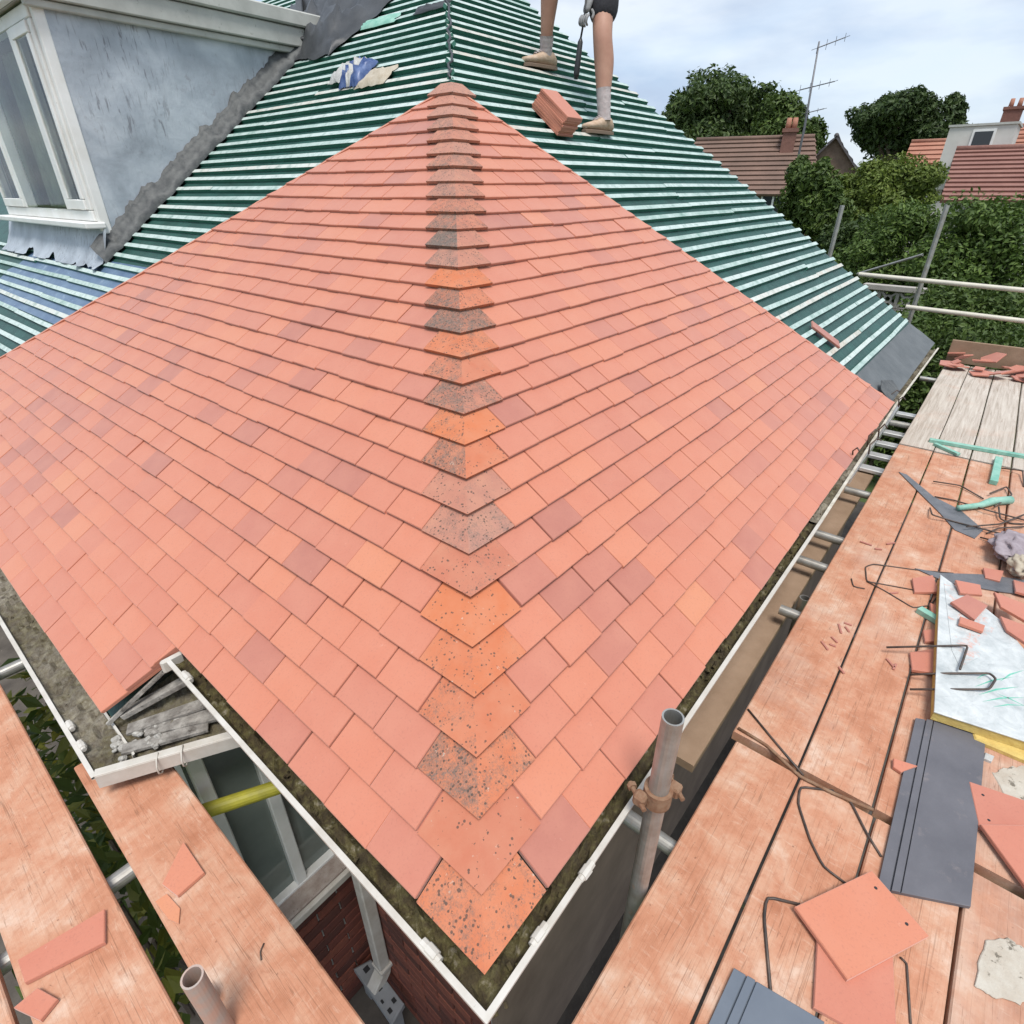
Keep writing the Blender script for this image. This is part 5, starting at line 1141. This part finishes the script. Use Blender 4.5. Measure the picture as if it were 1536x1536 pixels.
def hedge(name, pxs, d, depth, label, leaf, n, seed, size=.05):
    rng = random.Random(seed); e = None; cr_ = MB(); cs = []
    for (px, ytop, w_) in pxs:
        p = D(px, ytop, d); r = ray(px, ytop); k = (p - CAM).length / r.length / FPX; hw = w_ * k / 2; cs.append((p, hw))
    c0 = gz(cs[len(cs) // 2][0]); e = empty(name, c0, label, 'hedge', 'hedges')
    for (p, hw) in cs:
        h = p.z; c_ = V((p.x + depth * .2, p.y, h * .52)); leaves(cr_, c_, depth * .9, hw * .95, h * .46, n // len(cs) // 2, size, rng, .62, zmin=.02, lump=.12, freq=2.4)
        for _ in range(26):
            d = V((rng.gauss(-.5, 1), rng.gauss(0, 1), rng.gauss(0.3, 1))).normalized(); q = c_ + V((d.x * depth, d.y * hw, d.z * h * .5)) * .88; f = rng.uniform(.22, .42)
            leaves(cr_, q, f, f, f * .9, n // len(cs) // 52, size, rng, .5, zmin=.02)
    cr_.build('foliage', leaf, e); st = MB()
    for (p, hw) in cs:
        for _ in range(4):
            q = gz(p) + V((rng.uniform(-.2, .4), rng.uniform(-hw, hw) * .6, 0)); st.tube([q, q + V((rng.uniform(-.2, .2), rng.uniform(-.3, .3), p.z * .8))], [.03, .01], 6)
    st.build('stem', 'bark', e); return e
hedge('hedge', [(1345, 300, 130), (1380, 305, 110)], 15.5, .9, 'rounded hedge of mid green leaves below the lime green tree', 'leaf_hedge', 30000, 2)
hedge('hedge', [(1450, 300, 110), (1500, 292, 110), (1560, 290, 120)], 14.5, 1.0, 'tall dark hedge topped with bright shoots beyond the guard rails', 'leaf_hedge', 44000, 4)
hedge('hedge', [(1420, 420, 90), (1470, 430, 90), (1530, 440, 110)], 11.5, .6, 'low leafy hedge just beyond the guard rails', 'leaf_mid', 22000, 6, .045)
hedge('hedge', [(1385, 470, 80), (1440, 485, 90), (1510, 490, 110)], 9.8, .45, 'low grassy shrub row at the end of the scaffold', 'leaf_mid', 16000, 9, .04)
# variegated shrub below the left deck
rng = random.Random(21); sh = empty('variegated_shrub', (-0.5, 2.1, 0), 'yellow and green leafed shrub under the gap of the left deck', 'shrub'); m1 = MB()
leaves(m1, (-0.42, 2.35, 1.05), .38, 1.3, .75, 1300, .06, rng, .3); m1.build('foliage', 'leaf_variegated', sh)
m1 = MB()
for _ in range(7): q = V((-0.42 + rng.uniform(-.15, .15), 2.35 + rng.uniform(-.8, .8), 0)); m1.tube([q, q + V((0, rng.uniform(-.2, .2), 1.2))], [.02, .008], 6)
m1.build('stem', 'bark', sh)

# ================================================================== NEIGHBOURS
def roof_rows(mb, a, b, c, d, n, th=.06):       # quad a,b (ridge) c,d (eave, under b,a): stepped courses of real depth
    a, b, c, d = V(a), V(b), V(c), V(d); nr = (b - a).cross(d - a).normalized(); nr = nr if nr.z > 0 else -nr
    for i in range(n):
        t0, t1 = i / n, (i + 1) / n; p = [a.lerp(d, t0), b.lerp(c, t0), b.lerp(c, t1), a.lerp(d, t1)]
        q = [p[0], p[1], p[2] + nr * th, p[3] + nr * th]; lo = [x - nr * .05 for x in p]
        mb.add(q + lo, [(0, 1, 2, 3), (3, 2, 6, 7), (0, 3, 7, 4), (1, 5, 6, 2), (0, 4, 5, 1)])
def bungalow(name, c, L_, W_, ez, rz, ang, roofmat, wallmat, label, rows=10, hip=0.0, chimney=None, windows=(), over=.25):
    c = V(c); ca, sa = math.cos(ang), math.sin(ang); X = V((ca, sa, 0)); Y = V((-sa, ca, 0)); e = empty(name, gz(c), label, 'house', 'neighbouring houses')
    G = lambda x, y, z: gz(c) + X * x + Y * y + V((0, 0, z))
    m1 = MB(); hl, hw = L_ / 2, W_ / 2
    vs = [G(x, y, z) for z in (0, ez) for x, y in ((-hl, -hw), (hl, -hw), (hl, hw), (-hl, hw))] + [G(-hl, 0, rz - .05 if not hip else ez), G(hl, 0, rz - .05 if not hip else ez)]
    m1.add(vs, [(0, 1, 5, 4), (1, 2, 6, 9, 5), (2, 3, 7, 6), (3, 0, 4, 8, 7)]); m1.build('wall', wallmat, e)
    m1 = MB(); o = over; ho = hl + o
    ez2 = ez - (rz - ez) * o / hw
    roof_rows(m1, G(-ho + hip, 0, rz), G(ho - hip, 0, rz), G(ho, -hw - o, ez2), G(-ho, -hw - o, ez2), rows); roof_rows(m1, G(ho - hip, 0, rz), G(-ho + hip, 0, rz), G(-ho, hw + o, ez2), G(ho, hw + o, ez2), rows)
    if hip:
        roof_rows(m1, G(-ho + hip, 0, rz), G(-ho + hip, 0.01, rz), G(-ho, hw + o, ez2), G(-ho, -hw - o, ez2), rows); roof_rows(m1, G(ho - hip, 0, rz), G(ho - hip, -.01, rz), G(ho, -hw - o, ez2), G(ho, hw + o, ez2), rows)
    rf_ = m1.build('roof', roofmat, e)
    m1 = MB(); m1.tube([G(-ho + hip, 0, rz + .02), G(ho - hip, 0, rz + .02)], .10, 8); m1.build('ridge', roofmat, rf_, smooth=True)
    if chimney:
        x, y, h, s_, mt = chimney; m1 = MB(); m1.box(G(x, y, rz - .8 + h / 2 + .4), (s_, s_, h + .8), M.Rotation(ang, 3, 'Z')); m1.box(G(x, y, rz + h - .02), (s_ + .12, s_ + .12, .14), M.Rotation(ang, 3, 'Z')); ch = m1.build('chimney', mt, e)
        for k in (-.5, .5): m1 = MB(); m1.tube([G(x + k * s_ * .45, y, rz + h), G(x + k * s_ * .45, y, rz + h + .45)], [.13, .10], 10); m1.build('chimney_pot', 'far_orange_roof', ch, smooth=True)
    for (side, u, z, w_, h) in windows:           # side: '-y','+y','-x','+x'
        s_ = {'-y': (0, -1), '+y': (0, 1), '-x': (-1, 0), '+x': (1, 0)}[side]
        def W(u_, z_, o_):
            return G(u_, s_[1] * (hw + o_), z_) if s_[1] else G(s_[0] * (hl + o_), u_, z_)
        m1 = MB(); bx = []
        for (u0, u1, z0, z1) in ((-w_ / 2, w_ / 2, -h / 2, -h / 2 + .08), (-w_ / 2, w_ / 2, h / 2 - .08, h / 2), (-w_ / 2, -w_ / 2 + .08, -h / 2 + .08, h / 2 - .08), (w_ / 2 - .08, w_ / 2, -h / 2 + .08, h / 2 - .08), (-.04, .04, -h / 2 + .08, h / 2 - .08)):
            m1.box(W(u + (u0 + u1) / 2, z + (z0 + z1) / 2, .03), (u1 - u0, .10, z1 - z0) if s_[1] else (.10, u1 - u0, z1 - z0), M.Rotation(ang, 3, 'Z'))
        wn = m1.build('window', 'window_upvc', e); m1 = MB(); m1.box(W(u, z, .012), (w_ - .1, .02, h - .1) if s_[1] else (.02, w_ - .1, h - .1), M.Rotation(ang, 3, 'Z')); m1.build('pane', 'window_dark', wn)
    return e
p = D(1116, 290, 33); bungalow('bungalow', p, 5.6, 5.0, 4.1, 6.15, rad(108), 'far_brown_roof', 'dark_wall', 'bungalow with brown tiled roof just past the green battens', 12, .5, (-1.5, .5, .25, .55, 'far_brick'), (('+y', -1.35, 3.6, 1.0, .9),))
p = D(1262, 290, 34); bungalow('bungalow', p + V((2, 1.2, 0)), 5, 4.0, 4.0, 6.2, rad(12), 'far_dark_roof', 'dark_wall', 'dark gabled house half hidden behind the lime green tree', 8, 0)
p = D(1475, 290, 27); bungalow('bungalow', p + V((2.5, -1.4, 0)), 5.2, 6.2, 3.85, 5.35, rad(97), 'far_red_roof', 'cream_render', 'pale house with broad ribbed red roof behind the tall hedge', 12, 0)
p = D(1425, 290, 38); bungalow('bungalow', p + V((3, 0.2, 0)), 4.6, 5.0, 4.4, 6.3, rad(95), 'far_orange_roof', 'cream_render', 'house with orange roof and white dormer behind the ribbed red roof', 10, 0, (-1.0, -.9, .1, .9, 'cream_render'))
p = D(1530, 290, 44); bungalow('bungalow', p + V((3, -1.2, 0)), 7.4, 5.0, 5.2, 7.2, rad(92), 'far_orange_roof', 'far_brick', 'far house with brick chimney and bright orange roof', 10, 0, (3.0, -.6, .9, .85, 'far_brick'))
p = D(1462, 240, 31); wd_ = empty('white_dormer', gz(p, 4.2), 'white boxy dormer with a small window among the red roofs', 'dormer'); m1 = MB(); m1.box(V((p.x, p.y, 5.1)), (2.0, 2.0, 2.0)); m1.build('wall', 'cream_render', wd_)
m1 = MB(); m1.box(V((p.x, p.y, 6.14)), (2.1, 2.1, .07)); m1.build('flat_roof', 'grey_fascia', wd_); m1 = MB(); m1.box(V((p.x - 1.01, p.y - .1, 5.65)), (.06, .7, .7)); f_ = m1.build('window', 'window_upvc', wd_); m1 = MB(); m1.box(V((p.x - 1.045, p.y - .1, 5.65)), (.02, .55, .55)); m1.build('pane', 'window_dark', f_)
# aerial mast
a0, a1 = D(1207, 190, 23), D(1229, 62, 23); am = empty('aerial_mast', gz(a0), 'tall thin television aerial mast against the sky', 'aerial')
dn = (a1 - a0).normalized(); m1 = MB(); m1.tube([gz(a0) + V((0, 0, 0)), a0, a1], [.04, .035, .022], 8); m1.build('mast', 'aerial_metal', am, smooth=True)
def yagi(c, px0, px1, n, el):
    q0, q1 = D(*px0, 23), D(*px1, 23.4); m1 = MB(); m1.tube([q0, q1], .014, 6); d = (q1 - q0).normalized(); s_ = d.cross(_Z).normalized()
    for i in range(n):
        p_ = q0.lerp(q1, i / (n - 1)); l = el * (1 - .3 * i / n); m1.tube([p_ - s_ * l, p_ + s_ * l], .007, 5); m1.tube([p_ - _Z * l * .45, p_ + _Z * l * .45], .007, 5) if i % 2 == 0 else None
    m1.build('antenna', 'aerial_metal', am)
yagi(None, (1226, 72), (1268, 56), 7, .30); yagi(None, (1200, 135), (1252, 122), 8, .28); yagi(None, (1208, 170), (1236, 163), 4, .15)
# pierced block wall
bwl = empty('screen_wall', gz(D(1338, 430, 13.2)), 'pierced concrete block garden wall beyond the end standard', 'wall')
q0, q1 = D(1296, 430, 13.2), D(1392, 430, 13.0); ux = (gz(q1) - gz(q0)).normalized(); Ln = (gz(q1) - gz(q0)).length; nb = int(Ln / .30)
m1 = MB(); m1.bar(gz(q0, .75), gz(q1, .75), .2, 1.5); m1.build('base', 'grey_block', bwl); m1 = MB(); m1.bar(gz(q0, 2.46), gz(q1, 2.46), .22, .08); m1.build('coping', 'grey_block', bwl)
sb = MB(); s_ = .30
def ringq(mb, c, ux, r, w_, th=.09):
    nrm = V((-ux.y, ux.x, 0)); N = 12; vs = []
    for dd_ in (-th / 2, th / 2):
        for rr_ in (r, r - w_):
            for k in range(N): an = 2 * math.pi * k / N; vs.append(c + ux * rr_ * math.cos(an) + _Z * rr_ * math.sin(an) + nrm * dd_)
    fs = []
    for k in range(N):
        k2 = (k + 1) % N; fs += [(k, k2, N + k2, N + k), (2 * N + k, 3 * N + k, 3 * N + k2, 2 * N + k2), (N + k, N + k2, 3 * N + k2, 3 * N + k)]
    mb.add(vs, fs)
tmpl = None
for r_ in range(3):
    for i in range(nb):
        c = gz(q0) + ux * (.15 + i * .30) + _Z * (1.5 + .16 + r_ * .305); m1 = MB(); nrm = V((-ux.y, ux.x, 0))
        for a, b in ((-.147, 0), (.147, 0)): m1.box(c + ux * (a * .93), (.025, .09, .295), M.Rotation(math.atan2(ux.y, ux.x), 3, 'Z'))
        for b in (-.137, .137): m1.box(c + _Z * b, (.24, .09, .02), M.Rotation(math.atan2(ux.y, ux.x), 3, 'Z'))
        for k in range(4):
            an = math.pi / 4 + k * math.pi / 2; m1.bar(c + ux * .04 * math.cos(an) + _Z * .04 * math.sin(an), c + ux * .17 * math.cos(an) + _Z * .17 * math.sin(an), .088, .035, up=nrm.cross(V((ux.x * math.cos(an), ux.y * math.cos(an), math.sin(an)))))
        ringq(m1, c, ux, .075, .03); m1.build('block', 'grey_block', bwl)
